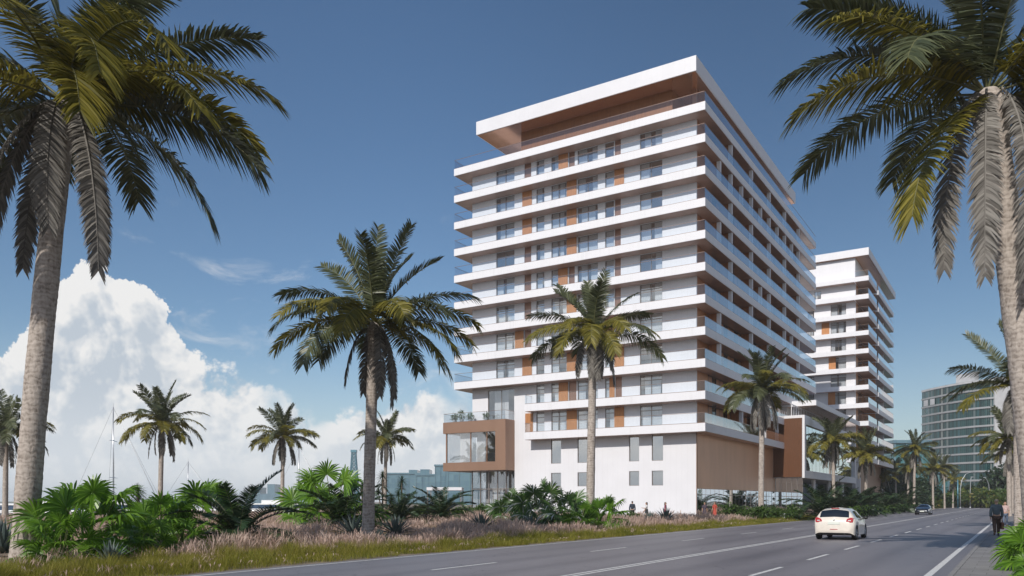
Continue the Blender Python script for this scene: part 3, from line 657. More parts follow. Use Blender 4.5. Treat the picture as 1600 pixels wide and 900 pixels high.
    # ---- grasses
    def blades(rb, rnd, P, h, w, lean, mat, prof=(1, .85, .5, .04), tt=(0, .4, .75, 1.0)):
        n = len(P); az = rnd.uniform(0, 2 * PI, n); tt = np.array(tt)
        d = np.stack([np.cos(az), np.sin(az), np.zeros(n)], 1); p = np.zeros((n, len(tt), 3))
        p[:] = P[:, None]; p += d[:, None] * ((h * lean)[:, None] * tt ** 1.8)[:, :, None]
        p[:, :, 2] += h[:, None] * (tt - .25 * lean[:, None] * tt ** 2)
        a2 = az + PI / 2 + rnd.normal(0, .5, n); sd = np.stack([np.cos(a2), np.sin(a2), np.zeros(n)], 1)
        rb.add(p, sd, w[:, None] * np.array(prof)[None], mat)
    def keep(x, y):
        """clear of buildings, tree bases do not matter"""
        ok = ~((x > -62) & (x < -23.5) & (y > 73.5)) & (x > -87)
        for cx, cy, r in CLEAR: ok &= (x - cx) ** 2 + (y - cy) ** 2 > r * r
        return ok
    def dist(x, y): return -SY * x + CY * y
    # verge: short yellow green grass by the road
    rnd = np.random.default_rng(3); rb = RB()
    n = 150000
    y = 8 + 190 * rnd.random(n) ** 1.9; wv = 2.0 + 2.2 * np.clip((24 - y) / 12, 0, 1) + .7 * np.sin(y * .45) + .5 * np.sin(y * 1.3 + 1) + .3 * np.sin(y * 3.1)
    x = -16.66 - np.clip(.16 + .16 * np.sin(y * 1.9) * np.sin(y * .63 + 1) + .1 * np.sin(y * 4.7), 0, .5) - wv * rnd.random(n) ** .85
    D = dist(x, y); k = np.clip(D / 30, 1, 4)
    clump = .72 + .3 * np.sin(x * 2.1 + y * 1.1) * np.sin(y * 1.7 - x) + .22 * np.sin(y * .9 + 2 * np.sin(x * 1.3)) * np.sin(x * 3.1 + y * .37) + .15 * np.sin(y * 5.3 + x * 4.1)
    h = (.24 + .22 * rnd.random(n)) * clump * np.clip(.55 + (-16.6 - x) * .5, .4, 1.3)
    blades(rb, rnd, np.stack([x, y, np.zeros(n)], 1), h, .009 * k, rnd.uniform(.2, .9, n), 0)
    tag(rb.build('verge_grass', ['verge_blade']), 'short yellow green grass along the left road edge', 'grass', kind='stuff')
    # tall dry fountain grass: tufts with feathery plumes
    rb = RB()
    def tufts(n, x, y, nb, npl, hs):
        ok = keep(x, y); x, y = x[ok], y[ok]; n = len(x)
        patch = .8 + .28 * np.sin(x * .55 + 1.3) * np.sin(y * .42) + .14 * np.sin(x * 1.7 + y * 1.1)
        th = hs * patch * rnd.uniform(.75, 1.2, n); edge = np.clip((-17.9 - 1.6 * np.clip((24 - y) / 12, 0, 1) - x) / 1.5, .3, 1); th *= edge
        i = np.repeat(np.arange(n), nb); m = len(i); D = dist(x, y)[i]; k = np.clip(D / 28, .9, 5)
        o = rnd.normal(0, .13, (m, 2)); P = np.stack([x[i] + o[:, 0], y[i] + o[:, 1], np.zeros(m)], 1)
        blades(rb, rnd, P, th[i] * rnd.uniform(.5, 1.0, m), .0065 * k, rnd.uniform(.15, .85, m), 0)
        i = np.repeat(np.arange(n), npl); m = len(i); D = dist(x, y)[i]; k = np.clip(D / 28, .9, 4)
        o = rnd.normal(0, .10, (m, 2)); P = np.stack([x[i] + o[:, 0], y[i] + o[:, 1], np.zeros(m)], 1)
        blades(rb, rnd, P, th[i] * rnd.uniform(.9, 1.28, m), .026 * np.sqrt(k), rnd.uniform(.1, .65, m), 1, (.12, .12, .55, 1.0, .7, .05), (0, .5, .66, .8, .92, 1.0))
    n = 3000; y = 7 + 32 * rnd.random(n); x = -18.8 - 22 * rnd.random(n) ** 1.1; tufts(n, x, y, 34, 13, .62)
    n = 3800; y = 36 + 42 * rnd.random(n); x = -18.2 - 52 * rnd.random(n) ** 1.2; tufts(n, x, y, 20, 10, .72)
    n = 2200; y = 20 + 70 * rnd.random(n); x = -38 - 48 * rnd.random(n); tufts(n, x, y, 12, 7, .78)
    n = 420; y = 9 + 90 * rnd.random(n) ** 1.3; x = -17.1 - 2.2 * rnd.random(n); tufts(n, x, y, 14, 5, .8)
    n = 900; y = 76 + 110 * rnd.random(n) ** 1.4; x = -18.0 - 3.0 * rnd.random(n); tufts(n, x, y, 16, 9, .85)
    tag(rb.build('dry_grass', ['dry_blade', 'plume']), 'tall pinkish dry fountain grass with feathery plumes across the field', 'grass', kind='stuff')
    # right bed: short grass at the pavement's outer edge
    rb = RB(); n = 14000; y = 9 + 150 * rnd.random(n) ** 1.6; x = 1.0 + 2.5 * rnd.random(n)
    blades(rb, rnd, np.stack([x, y, np.zeros(n)], 1), .15 + .2 * rnd.random(n), .012 * np.clip(dist(x, y) / 25, 1, 4), rnd.uniform(.2, .9, n), 0)
    tag(rb.build('border_grass', ['verge_blade']), 'grass in the planting bed right of the pavement', 'grass', kind='stuff')
# ------------------------------------------------------------------ the white towers
FLOOR = 3.2; TOPZ = 41.6; FAS = .82
def slab_z(k): return TOPZ - FLOOR * k

def wall_with_openings(mb, x0, x1, z0, z1, y, t, ops):
    """wall in the plane y..y+t, pierced by openings (xa, xb, za, zb)"""
    c = x0
    for xa, xb, za, zb in sorted(ops):
        if xa > c: mb.box(c, y, z0, xa, y + t, z1)
        if za > z0: mb.box(xa, y, z0, xb, y + t, za)
        if zb < z1: mb.box(xa, y, zb, xb, y + t, z1)
        c = xb
    if c < x1: mb.box(c, y, z0, x1, y + t, z1)

def window(parent, xa, xb, za, zb, y, leaves=2, transom=None, glass='window_glass', curtain=True, rnd=random, frame='frame_metal', name='window'):
    """a front window: frame with mullions > pane, curtain, and the dim room behind"""
    f = MB(); w = .055
    f.box(xa, y + .10, za, xa + w, y + .17, zb); f.box(xb - w, y + .10, za, xb, y + .17, zb)
    f.box(xa + w, y + .10, za, xb - w, y + .17, za + w); f.box(xa + w, y + .10, zb - w, xb - w, y + .17, zb)
    for i in range(1, leaves):
        c = xa + (xb - xa) * i / leaves; f.box(c - .03, y + .095, za + w, c + .03, y + .165, zb - w)
    if transom: f.box(xa + w, y + .09, transom - .035, xb - w, y + .16, transom + .035)
    fo = part(f, name, frame, parent)
    p = MB(); p.quad((xa + w, y + .14, za + w), (xb - w, y + .14, za + w), (xb - w, y + .14, zb - w), (xa + w, y + .14, zb - w))
    part(p, 'pane', glass, fo)
    if curtain and rnd.random() < .95:
        c = MB()
        for i in range(leaves):
            a = xa + (xb - xa) * i / leaves + .04; b = xa + (xb - xa) * (i + 1) / leaves - .04
            if rnd.random() < .12: continue
            q = rnd.uniform(.55, 1.0)
            if rnd.random() < .5: b = a + (b - a) * q
            else: a = b - (b - a) * q
            n = max(6, int((b - a) / .06)); pts = [(a + (b - a) * j / n, y + .26 + .03 * math.sin(j * 2.1)) for j in range(n + 1)]
            for j in range(n): c.quad((*pts[j], za), (*pts[j + 1], za), (*pts[j + 1], zb), (*pts[j], zb))
        if c.f: part(c, 'curtain', 'curtain', fo)
    return fo

def railing(parent, path, z, h=1.02, name='glass_railing'):
    """glass sheets along a path with a slim metal rail on top and a shoe below"""
    g = MB(); r = MB()
    for (xa, ya), (xb, yb) in zip(path, path[1:]):
        L = math.hypot(xb - xa, yb - ya); nx, ny = -(yb - ya) / L * .008, (xb - xa) / L * .008
        g.quad((xa, ya, z + .03), (xb, yb, z + .03), (xb, yb, z + h), (xa, ya, z + h))
        d = ((xb - xa) / L * .02, (yb - ya) / L * .02)
        for z0, z1, e in ((z + h, z + h + .035, .02), (z, z + .05, .025)):
            vx, vy = nx / .008 * e, ny / .008 * e
            r.prism([(xa - d[0] - vx, ya - d[1] - vy), (xb + d[0] - vx, yb + d[1] - vy), (xb + d[0] + vx, yb + d[1] + vy), (xa - d[0] + vx, ya - d[1] + vy)], z0, z1)
    go = part(g, name, 'rail_glass', parent)
    part(r, 'handrail', 'rail_metal', go)
    return go

def slab(parent, poly, k_z, rail=None, soffit=True):
    mb = MB(); mb.prism(poly, k_z - FAS, k_z)
    so = part(mb, 'floor_slab', 'white_render', parent)
    if soffit:
        cx = sum(p[0] for p in poly) / len(poly); cy = sum(p[1] for p in poly) / len(poly)
        ins = [(p[0] + (.07 if p[0] < cx else -.07), p[1] + (.07 if p[1] < cy else -.07)) for p in poly]
        m2 = MB(); m2.prism(ins, k_z - FAS - .035, k_z - FAS - .002); part(m2, 'soffit', 'slab_soffit', so)
    if rail: railing(so, rail, k_z)
    return so

def main_tower():
    XL, XR, Y0, Y1 = -57.2, -26.3, 77.95, 129.9          # slab edges
    WL, WR, WY, WB = -55.6, -27.74, 79.5, 123.6          # wall planes
    STEP = -47.35
    B = thing('apartment_tower', 'tall white apartment tower with stacked balcony slabs and a bronze bay, behind the palms', 'apartment building', (-42, 100, 0), 0, 'white apartment towers', local=False)
    rnd = random.Random(5)
    X = lambda px: on_y(px, WY)
    cr = lambda c: 690 + c * .26667
    inner = MB(); rooms = MB()
    # core and floors hidden inside, closing every view through the windows
    inner.box(WL + .25, WY + 2.6, 0.05, WR - 2.6, WB - .3, TOPZ - .9)
    part(inner, 'interior_wall', 'interior_wall', B)
    win_cols = [(320, 427, 2), (555, 602, 1), (643, 732, 2), (797, 915, 2), (958, 1010, 1), (1162, 1293, 2)]
    PAN = {0: [('D', 485, 525), ('B', 687, 742), ('D', 745, 780), ('D', 1014, 1050)], 1: [('B', 475, 530), ('B', 735, 792), ('B', 1014, 1070)], 2: [('B', 475, 530), ('B', 735, 792), ('D', 1014, 1050)],
           3: [('D', 485, 525), ('B', 735, 792), ('D', 1014, 1050)], 4: [('D', 485, 525), ('B', 685, 740), ('D', 745, 780), ('D', 1014, 1050)], 5: [('D', 485, 525), ('B', 735, 792), ('D', 1014, 1050)],
           6: [('B', 432, 482), ('D', 485, 525), ('B', 958, 1012), ('D', 1016, 1050)], 7: [('B', 475, 530), ('B', 735, 792), ('B', 1014, 1070)],
           8: [('B', 688, 742), ('D', 745, 790), ('B', 985, 1015), ('D', 1018, 1056)], 9: [('B', 492, 536), ('B', 735, 794), ('B', 1014, 1070)]}
    for k in range(10):
        zf = slab_z(k + 1); zt = slab_z(k) - FAS
        left = WL if k < 8 else STEP
        cols = [c for c in win_cols if X(cr(c[0])) > left]
        ops = []; sub = []
        for a, b, n in cols: ops.append((X(cr(a)), X(cr(b)), zf + .04, zt - .05)); sub.append(n)
        for q, a, b in PAN[k]:
            if q == 'D':
                xa, xb = X(cr(a)), X(cr(b))
                if all(xb < o[0] or xa > o[1] for o in ops): ops.append((xa, xb, zf + .04, zt - .03)); sub.append(0)
        mb = MB(); wall_with_openings(mb, left, WR, zf - .001, zt + .001, WY, .22, ops)
        w = part(mb, 'front_wall', 'white_cladding', B)
        for o, n in zip(ops, sub):
            if n: window(w if False else B, *o, WY, n, transom=zt - .62, rnd=rnd)
            else:
                d = MB(); d.box(o[0], WY + .12, o[2], o[1], WY + .2, o[3]); part(d, 'recessed_panel', 'recess_bronze', B)
        for q, a, b in PAN[k]:
            if q == 'B':
                d = MB(); d.box(X(cr(a)), WY - .10, zf + .03, X(cr(b)), WY - .04, zt - .06); part(d, 'sliding_panel', 'copper_wood', B, bevel=.008)
        # dim room side walls between windows
        rm = MB()
        for xx in (left + .25, X(cr(460)), X(cr(620)), X(cr(780)), X(cr(1100)), WR - 2.65):
            if xx > left: rm.box(xx, WY + .24, zf, xx + .12, WY + 2.6, zt)
        rm.box(left + .25, WY + .24, zf - .3, WR - .3, WY + 2.6, zf - .02)
        part(rm, 'room_partition', 'interior_wall', B)
    # slabs
    for k in range(11):
        z = slab_z(k)
        if k <= 8:
            so = slab(B, [(XL, Y0), (XR, Y0), (XR, Y1), (XL, Y1)], z)
            railing(so, [(XL + .06, Y1 - .06), (XL + .06, Y0 + .06), (XR - .06, Y0 + .06), (XR - .06, Y1 - .06)], z, 1.02)
        else:
            ye = 112.3
            so = slab(B, [(STEP, Y0), (XR, Y0), (XR, ye), (STEP, ye)], z)
            railing(so, [(STEP + .06, WY - .02), (STEP + .06, Y0 + .06), (XR - .06, Y0 + .06), (XR - .06, ye - .06)], z, 1.02)
    # right side: glazed balcony backs, wood panels and dividing walls
    for k in range(10):
        zf = slab_z(k + 1); zt = slab_z(k) - FAS
        yend = WB if k < 8 else 111.6
        pw = MB(); pw.box(WR - .12, WY + .23, zf, WR, WY + 3.6, zt); part(pw, 'balcony_wood_wall', 'copper_wood' if k in (6, 8, 9) else 'side_wood', B)
        fins = {0: [1, 3, 5, 7, 9], 1: list(range(10)), 2: [1, 3, 5, 7, 9], 3: [0, 1, 3, 5, 7, 9], 4: [1, 3, 4, 5, 7, 9], 5: [1, 3, 5, 7, 8, 9], 6: [0, 3, 5, 7, 9], 7: [0, 3, 5, 7, 9], 8: [3, 5], 9: [2, 4, 6]}[k]
        ys = [83.3 + 4.0 * i for i in fins if 83.3 + 4.0 * i < yend]
        for yy in ys:
            d = MB(); d.box(XR - .52, yy - .16, zf + .001, XR - .12, yy + .16, zt - .036); d.cur = 1; d.box(WR - .1, yy - .10, zf + .001, XR - .522, yy + .10, zt - .036); part(d, 'balcony_divider', ['white_render', 'side_wood'], B)
        edges = [WY + 3.62] + ys + [yend]
        for a, b in zip(edges, edges[1:]):
            if b - a < .6: continue
            a += .18; b -= .18; f = MB(); g = MB(); n = max(2, round((b - a) / 1.35))
            for i in range(n + 1):
                c = a + (b - a) * i / n; f.box(WR - .10, c - .03, zf + .02, WR - .03, c + .03, zt - .04)
            f.box(WR - .105, a + .03, zt - .1, WR - .035, b - .03, zt - .042)
            wd = [i for i in range(n) if (i * 7 + k * 3 + int(a)) % 3 != 0]
            fo = part(f, 'balcony_door', 'dark_metal', B)
            for i in range(n):
                c0 = a + (b - a) * i / n; c1 = a + (b - a) * (i + 1) / n
                if i not in wd: g.quad((WR - .07, c0 + .03, zf + .03), (WR - .07, c1 - .03, zf + .03), (WR - .07, c1 - .03, zt - .05), (WR - .07, c0 + .03, zt - .05))
            part(g, 'pane', 'balcony_glass', fo)
            for i in wd:
                wm = MB(); c0 = a + (b - a) * i / n; c1 = a + (b - a) * (i + 1) / n
                wm.box(WR - .09, c0 + .03, zf + .02, WR - .05, c1 - .03, zt - .05); part(wm, 'wood_panel', 'side_wood', fo)
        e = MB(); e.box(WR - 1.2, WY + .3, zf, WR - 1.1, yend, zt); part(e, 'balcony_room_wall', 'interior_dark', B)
        # far end wall and the left and rear walls
        e = MB(); e.box(WL + .2, yend, zf, WR - .01, yend + .2, zt); part(e, 'rear_wall', 'white_render', B)
        e = MB(); e.box(WL, WY + .221, zf - .001, WL + .2, yend, zt + .001); part(e, 'side_wall', 'white_cladding', B)
    # roof canopy and penthouse
    rx0, rx1, ry0, ry1, rz0, rz1 = -54.7, -27.6, 79.0, 122.1, 45.5, 47.05
    mb = MB(); mb.box(rx0, ry0, rz0, rx1, ry1, rz1); ro = part(mb, 'roof_canopy', 'white_cladding', B)
    mb = MB(); mb.box(rx0 + .12, ry0 + .12, rz0 - .04, rx1 - .12, ry1 - .12, rz0 - .002); part(mb, 'soffit', 'bronze_soffit', ro)
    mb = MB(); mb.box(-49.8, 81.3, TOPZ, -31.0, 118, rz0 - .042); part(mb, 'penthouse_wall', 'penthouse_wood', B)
    mb = MB(); mb.box(-29.2, 82.4, TOPZ, -28.8, 82.8, rz0 - .042); part(mb, 'canopy_column', 'bronze_panel', B)
    # podium front
    pl = STEP; zt = slab_z(10) - FAS
    C5 = lambda c: on_y(960 + c * .2, WY); C4 = lambda c: on_y(680 + c * .2, WY)
    cols = [(C4(905), C4(983)), (C4(1112), C4(1192)), (C5(115), C5(193)), (C5(292), C5(380))]
    ops = []
    for a, b in cols: ops.append((a, b, 6.05, zt - .02))
    mb = MB(); wall_with_openings(mb, STEP, WR, 5.2, zt, WY, .25, ops)
    ops2 = [(a, b, 3.45, 5.0) for a, b in cols]
    wall_with_openings(mb, STEP, WR, 0, 5.2, WY, .25, ops2)
    part(mb, 'podium_wall', 'white_cladding', B)
    for o in ops + ops2: window(B, *o, WY, 1, glass='dark_glass', curtain=False)
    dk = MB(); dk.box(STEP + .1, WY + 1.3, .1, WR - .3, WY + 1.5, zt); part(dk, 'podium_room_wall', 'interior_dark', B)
    # the white pier left of the stepped balconies, and the two-storey window
    z9 = slab_z(8) - FAS
    mb = MB(); mb.box(-49.6, WY, 0, STEP, WY + .3, z9); part(mb, 'white_pier', 'white_cladding', B)
    wx0, wx1 = X(762.5), X(803.5)
    mb = MB(); wall_with_openings(mb, WL, -49.6, 11.2, z9, WY, .25, [(wx0, wx1, 11.25, z9 - .25)])
    part(mb, 'lounge_wall', 'white_cladding', B)
    window(B, wx0, wx1, 11.25, z9 - .25, WY, 2, curtain=False, name='lounge_window')
    mb = MB(); mb.box(WL + .3, 84, 5.5, -47.6, 84.2, z9); mb.box(WL + .3, WY + .3, 11.0, -47.6, 84, 11.15); mb.box(WL + .02, WY + .26, 11.2, WL + .2, 84, z9); part(mb, 'lounge_room_wall', 'interior_wall', B)
    cu = MB()
    for a, b in ((wx0 + .5, wx0 + 1.6), (wx1 - 2.0, wx1 - 1.2)):
        n = 16
        for j in range(n): cu.quad((a + (b - a) * j / n, WY + .7 + .05 * (j % 2), 11.3), (a + (b - a) * (j + 1) / n, WY + .7 + .05 * ((j + 1) % 2), 11.3), (a + (b - a) * (j + 1) / n, WY + .7 + .05 * ((j + 1) % 2), z9 - .3), (a + (b - a) * j / n, WY + .7 + .05 * (j % 2), z9 - .3))
    part(cu, 'lounge_curtain', 'curtain', B)
    # bronze bay
    bx0, bx1, by0, by1 = -58.5, -49.6, 77.5, 84.0
    mb = MB()
    mb.box(bx0, by0, 9.9, bx1, by1, 11.2); mb.box(bx0, by0, 5.4, bx1, by1, 6.4); mb.box(-51.0, by0, 6.4, bx1, WY + .01, 9.9)
    bay = part(mb, 'bronze_bay', 'bronze_cladding', B)
    mb = MB(); mb.box(-58.2, by0 + .16, 6.4, -58.06, by0 + .30, 9.9)
    for xx in (-54.6, -52.3): mb.box(xx - .05, by0 + .2, 6.4, xx + .05, by0 + .3, 9.9)
    part(mb, 'mullion', 'bronze_panel', bay)
    mb = MB(); mb.quad((-58.1, by0 + .25, 6.4), (-51.0, by0 + .25, 6.4), (-51.0, by0 + .25, 9.9), (-58.1, by0 + .25, 9.9)); mb.quad((-58.1, by0 + .25, 6.4), (-58.1, by1 - .1, 6.4), (-58.1, by1 - .1, 9.9), (-58.1, by0 + .25, 9.9))
    part(mb, 'pane', 'window_glass', bay)
    cu = MB()
    def drape(a, b, y):
        n = int((b - a) / .07)
        for j in range(n): cu.quad((a + (b - a) * j / n, y + .05 * math.sin(j * 1.9), 6.45), (a + (b - a) * (j + 1) / n, y + .05 * math.sin((j + 1) * 1.9), 6.45), (a + (b - a) * (j + 1) / n, y + .05 * math.sin((j + 1) * 1.9), 9.85), (a + (b - a) * j / n, y + .05 * math.sin(j * 1.9), 9.85))
    drape(-56.6, -54.9, by0 + .9); drape(-54.5, -53.3, by0 + 1.4)
    part(cu, 'curtain', 'curtain', bay)
    mb = MB(); mb.box(-57.0, 82.6, 6.42, bx1, 82.8, 9.88); part(mb, 'lounge_room_wall', 'interior_wall', bay)
    railing(bay, [(bx0 + .06, by1), (bx0 + .06, by0 + .06), (bx1 - .06, by0 + .06), (bx1 - .06, WY - .03)], 11.2, 1.05)
    # glazed lobby under the bay
    mb = MB(); g = MB(); lx0, lx1 = X(737), -49.6
    for i in range(6):
        c = lx0 + (lx1 - lx0) * i / 5; mb.box(c - .05, WY + .05, 0, c + .05, WY + .2, 5.4)
    mb.box(lx0 + .05, WY + .06, 3.2, lx1 - .05, WY + .19, 3.3)
    lo = part(mb, 'lobby_frame', 'frame_metal', B)
    g.quad((lx0, WY + .12, .02), (lx1, WY + .12, .02), (lx1, WY + .12, 5.38), (lx0, WY + .12, 5.38)); g.quad((lx0, WY + .12, .02), (lx0, 86, .02), (lx0, 86, 5.38), (lx0, WY + .12, 5.38)); part(g, 'pane', 'window_glass', lo)
    mb = MB(); mb.box(-53.2, WY + .8, 0, -51.7, WY + 1.1, 5.38); mb.box(lx0 + .5, 85, 0, -47.6, 85.2, 5.38); part(mb, 'lobby_wall', 'interior_wall', lo)
    # podium right side: bronze wall above a glazed ground floor
    mb = MB(); mb.box(WR - .3, WY + .02, 3.1, WR, 113.0, zt); part(mb, 'podium_bronze_wall', 'bronze_screen', B)
    mb = MB(); mb.box(WR - .02, WY - .02, 0, WR + .04, WY + .018, zt); part(mb, 'corner_trim', 'bronze_panel', B)
    f = MB(); g = MB(); n = 22
    for i in range(n + 1):
        c = WY + .3 + (112.6 - WY - .3) * i / n; f.box(WR - .20, c - .03, 0, WR - .115, c + .03, 3.09)
    f.box(WR - .19, WY + .3, 2.45, WR - .113, 112.6, 2.5)
    fo = part(f, 'ground_floor_glazing', 'frame_metal', B)
    g.quad((WR - .12, WY + .3, .02), (WR - .12, 112.6, .02), (WR - .12, 112.6, 3.08), (WR - .12, WY + .3, 3.08)); part(g, 'pane', 'lobby_glass', fo)
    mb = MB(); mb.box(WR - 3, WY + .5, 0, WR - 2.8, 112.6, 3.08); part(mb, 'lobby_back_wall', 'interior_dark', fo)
    return B

def podium_wing():
    XW = -24.0; y0, y1 = 110.2, 150.0
    B = thing('glass_wing', 'low glass wing with white frame and wide canopy joining the two white towers', 'building wing', (-34, 130, 0), local=False)
    mb = MB(); mb.box(-27.95, y0 - .25, 5.0, XW - .05, y0 - .02, 12.8); part(mb, 'wood_end_wall', 'shaded_end_wood', B)
    mb = MB(); mb.box(-40, y0, 4.9, XW + .25, y1, 5.9); mb.box(-40, y0, 12.0, XW + .25, y1, 13.2); mb.box(XW - .25, y0, 5.9, XW + .25, y0 + 1.0, 12.0); mb.box(XW - .25, y1 - 1, 5.9, XW + .25, y1, 12.0)
    part(mb, 'white_frame', 'white_render', B)
    f = MB(); g = MB(); n = 15
    for i in range(1, n):
        c = y0 + 1 + (y1 - y0 - 2) * i / n; f.box(XW - .12, c - .035, 5.9, XW - .04, c + .035, 12.0)
    fo = part(f, 'curtain_wall', 'frame_metal', B)
    g.quad((XW - .05, y0 + 1, 5.9), (XW - .05, y1 - 1, 5.9), (XW - .05, y1 - 1, 12.0), (XW - .05, y0 + 1, 12.0)); part(g, 'pane', 'lobby_glass', fo)
    mb = MB(); mb.box(XW - 4, y0 + .3, 5.9, XW - 3.8, y1 - .3, 12.0); part(mb, 'hall_wall', 'interior_wall', fo)
    # terrace balustrade set back under the canopy
    f = MB()
    for i in range(40): f.box(XW - 1.6, y0 + .5 + i, 13.2, XW - 1.52, y0 + .58 + i, 14.7)
    f.box(XW - 1.62, y0 + .4, 14.7, XW - 1.5, y1, 14.8); part(f, 'terrace_screen', 'white_render', B)
    mb = MB(); mb.box(-40, y0 + 4.0, 14.83, XW + .9, y1, 15.55); ro = part(mb, 'canopy', 'white_render', B)
    mb = MB(); mb.box(-39.9, y0 + 4.1, 14.80, XW + .8, y1 - .1, 14.826); part(mb, 'soffit', 'bronze_soffit', ro)
    mb = MB(); mb.box(-36, y0 + 4.2, 13.2, XW - 3, y1 - .2, 14.79); part(mb, 'attic_wall', 'interior_wall', B)
    # ground floor: glazed corner, then a deep shaded recess
    f = MB(); g = MB()
    for i in range(6): f.box(-27.62 + i * .7, y0 + .43, 0, -27.57 + i * .7, y0 + .5, 4.88)
    f.box(-27.5, y0 + .4, 2.45, XW - .1, y0 + .48, 2.5); fo = part(f, 'corner_glazing', 'frame_metal', B)
    g.quad((-27.7, y0 + .46, .02), (XW - .1, y0 + .46, .02), (XW - .1, y0 + .46, 4.88), (-27.7, y0 + .46, 4.88)); part(g, 'pane', 'lobby_glass', fo)
    mb = MB(); mb.box(-40, y0 + 3.5, 0, -39.8, y1, 4.88)
    mb.box(-33, y0 + 3, 0, -32.8, y1, 4.88); mb.box(XW - 6, y1 - .3, 0, XW - .3, y1, 4.88); part(mb, 'recess_wall', 'grey_concrete', B)
    mb = MB(); mb.box(-32.75, 120, 0, -32.7, 123, 4.2); mb.box(-32.75, 128, 0, -32.7, 133, 4.2); part(mb, 'entrance_door', 'copper_wood', B)
    for i in range(3):
        mb = MB(); mb.lathe([(.28, 0), (.28, 4.88)], 16, c=(XW - .7, y0 + 10 + i * 11, 0)); part(mb, 'column', 'white_render', B, smooth=True)
    return B

def second_tower():
    XR, Y0, XL = -22.2, 153.3, -53.0; WY = 154.8; WX = -24.55
    B = thing('apartment_tower', 'second white apartment tower, smaller in the distance, partly hidden by the large one', 'apartment building', (-36, 172, 0), 0, 'white apartment towers', local=False)
    rnd = random.Random(9); X = lambda px: on_y(px, WY)
    for k in range(10):
        zf = slab_z(k + 1); zt = slab_z(k) - FAS
        xa, xb = X(1298), X(1322); mb = MB()
        ops = [(X(1262), X(1272), zf + .04, zt - .04), (xa, xb, zf + .04, zt - .04)] if k else [(X(1272), X(1283), zf + .5, zt - .5)]
        wall_with_openings(mb, XL + 1.5, WX, zf - .001, zt + .001, WY, .22, ops); part(mb, 'front_wall', 'white_cladding', B)
        for o in ops: window(B, *o, WY, 2, rnd=rnd, transom=(zt - .6) if k else None)
        rm = MB(); rm.box(XL + 1.7, WY + 1.8, zf, WX - .2, WY + 2.0, zt); rm.box(XL + 1.7, WY + .24, zf - .3, WX - .3, WY + 1.8, zf - .02); part(rm, 'room_wall', 'interior_wall', B)
        if k in (2, 4, 6, 7, 8):
            q = {2: (1284, 1296), 4: (1295, 1306), 6: (1294, 1305), 7: (1284, 1296), 8: (1290, 1301)}[k]
            d = MB(); d.box(X(q[0]), WY - .1, zf + .03, X(q[1]), WY - .03, zt - .05); part(d, 'sliding_panel', 'copper_wood', B)
        # side wall with wood, glazed doors and a divider in each balcony stack
        d = MB(); d.box(WX - .2, WY + .23, zf, WX, 189, zt); part(d, 'balcony_wood_wall', 'copper_wood', B)
        for ya, yb in ((157.5, 161.5), (168.5, 173), (178, 183)):
            f = MB(); f.box(WX + .01, ya, zf + .02, WX + .07, yb, zt - .04); fo = part(f, 'balcony_door', 'dark_metal', B)
            g = MB()
            for i in range(2):
                a = ya + (yb - ya) * i / 2 + .08; b = ya + (yb - ya) * (i + 1) / 2 - .08
                g.quad((WX + .08, a, zf + .12), (WX + .08, b, zf + .12), (WX + .08, b, zt - .14), (WX + .08, a, zt - .14))
            part(g, 'pane', 'dark_glass', fo)
        for yy in (164.6, 176.0):
            d = MB(); d.box(WX, yy - .15, zf + .001, XR - .5, yy + .15, zt - .036); part(d, 'balcony_divider', 'white_render' if yy > 170 else 'copper_wood', B)
    for k in range(11):
        z = slab_z(k)
        so = slab(B, [(XL, Y0), (WX + .02, Y0), (WX + .02, 189.5), (XL, 189.5)], z)
        for ya, yb in ((Y0 + .002, 163.6), (165.2, 187.0)):
            s2 = slab(B, [(WX + .022, ya), (XR, ya), (XR, yb), (WX + .022, yb)], z - .002)
            railing(s2, [(WX + .1, ya + .06), (XR - .06, ya + .06), (XR - .06, yb - .06), (WX + .1, yb - .06)], z, 1.02)
    mb = MB(); mb.box(XL + 1.5, Y0 + .8, 45.5, -22.3, 191, 46.8); ro = part(mb, 'roof_canopy', 'white_cladding', B)
    mb = MB(); mb.box(XL + 1.6, Y0 + .9, 45.46, -22.4, 190.9, 45.497); part(mb, 'soffit', 'bronze_soffit', ro)
    mb = MB(); mb.box(XL + 2.5, WY, TOPZ, WX - .1, 186, 45.458); part(mb, 'penthouse_wall', 'white_cladding', B)
    mb = MB(); zt = slab_z(10) - FAS; mb.box(XL + 1.5, WY, 0, WX, 189, zt); part(mb, 'podium_wall', 'white_cladding', B)
    mb = MB(); mb.box(WX + .01, WY + 1.2, 3.3, WX + .1, 186, zt - .04); part(mb, 'podium_bronze_wall', 'bronze_cladding', B)
    f = MB(); g = MB()
    for i in range(18): f.box(WX + .02, WY + 1.2 + i * 1.8, 0, WX + .1, WY + 1.27 + i * 1.8, 3.25)
    fo = part(f, 'ground_floor_glazing', 'frame_metal', B); g.quad((WX + .06, WY + 1.2, .02), (WX + .06, 186, .02), (WX + .06, 186, 3.25), (WX + .06, WY + 1.2, 3.25)); part(g, 'pane', 'lobby_glass', fo)
    mb = MB(); mb.box(WX + .3, Y0 + .3, 0, WX + .9, Y0 + .9, zt - .04); part(mb, 'corner_column', 'white_render', B)
    mb = MB(); mb.box(XL + 1.5, 189.0, 0, WX, 189.3, TOPZ - .9); mb.box(XL + 1.3, WY, 0, XL + 1.49, 189.3, TOPZ - .9); part(mb, 'rear_wall', 'white_render', B)
    return B

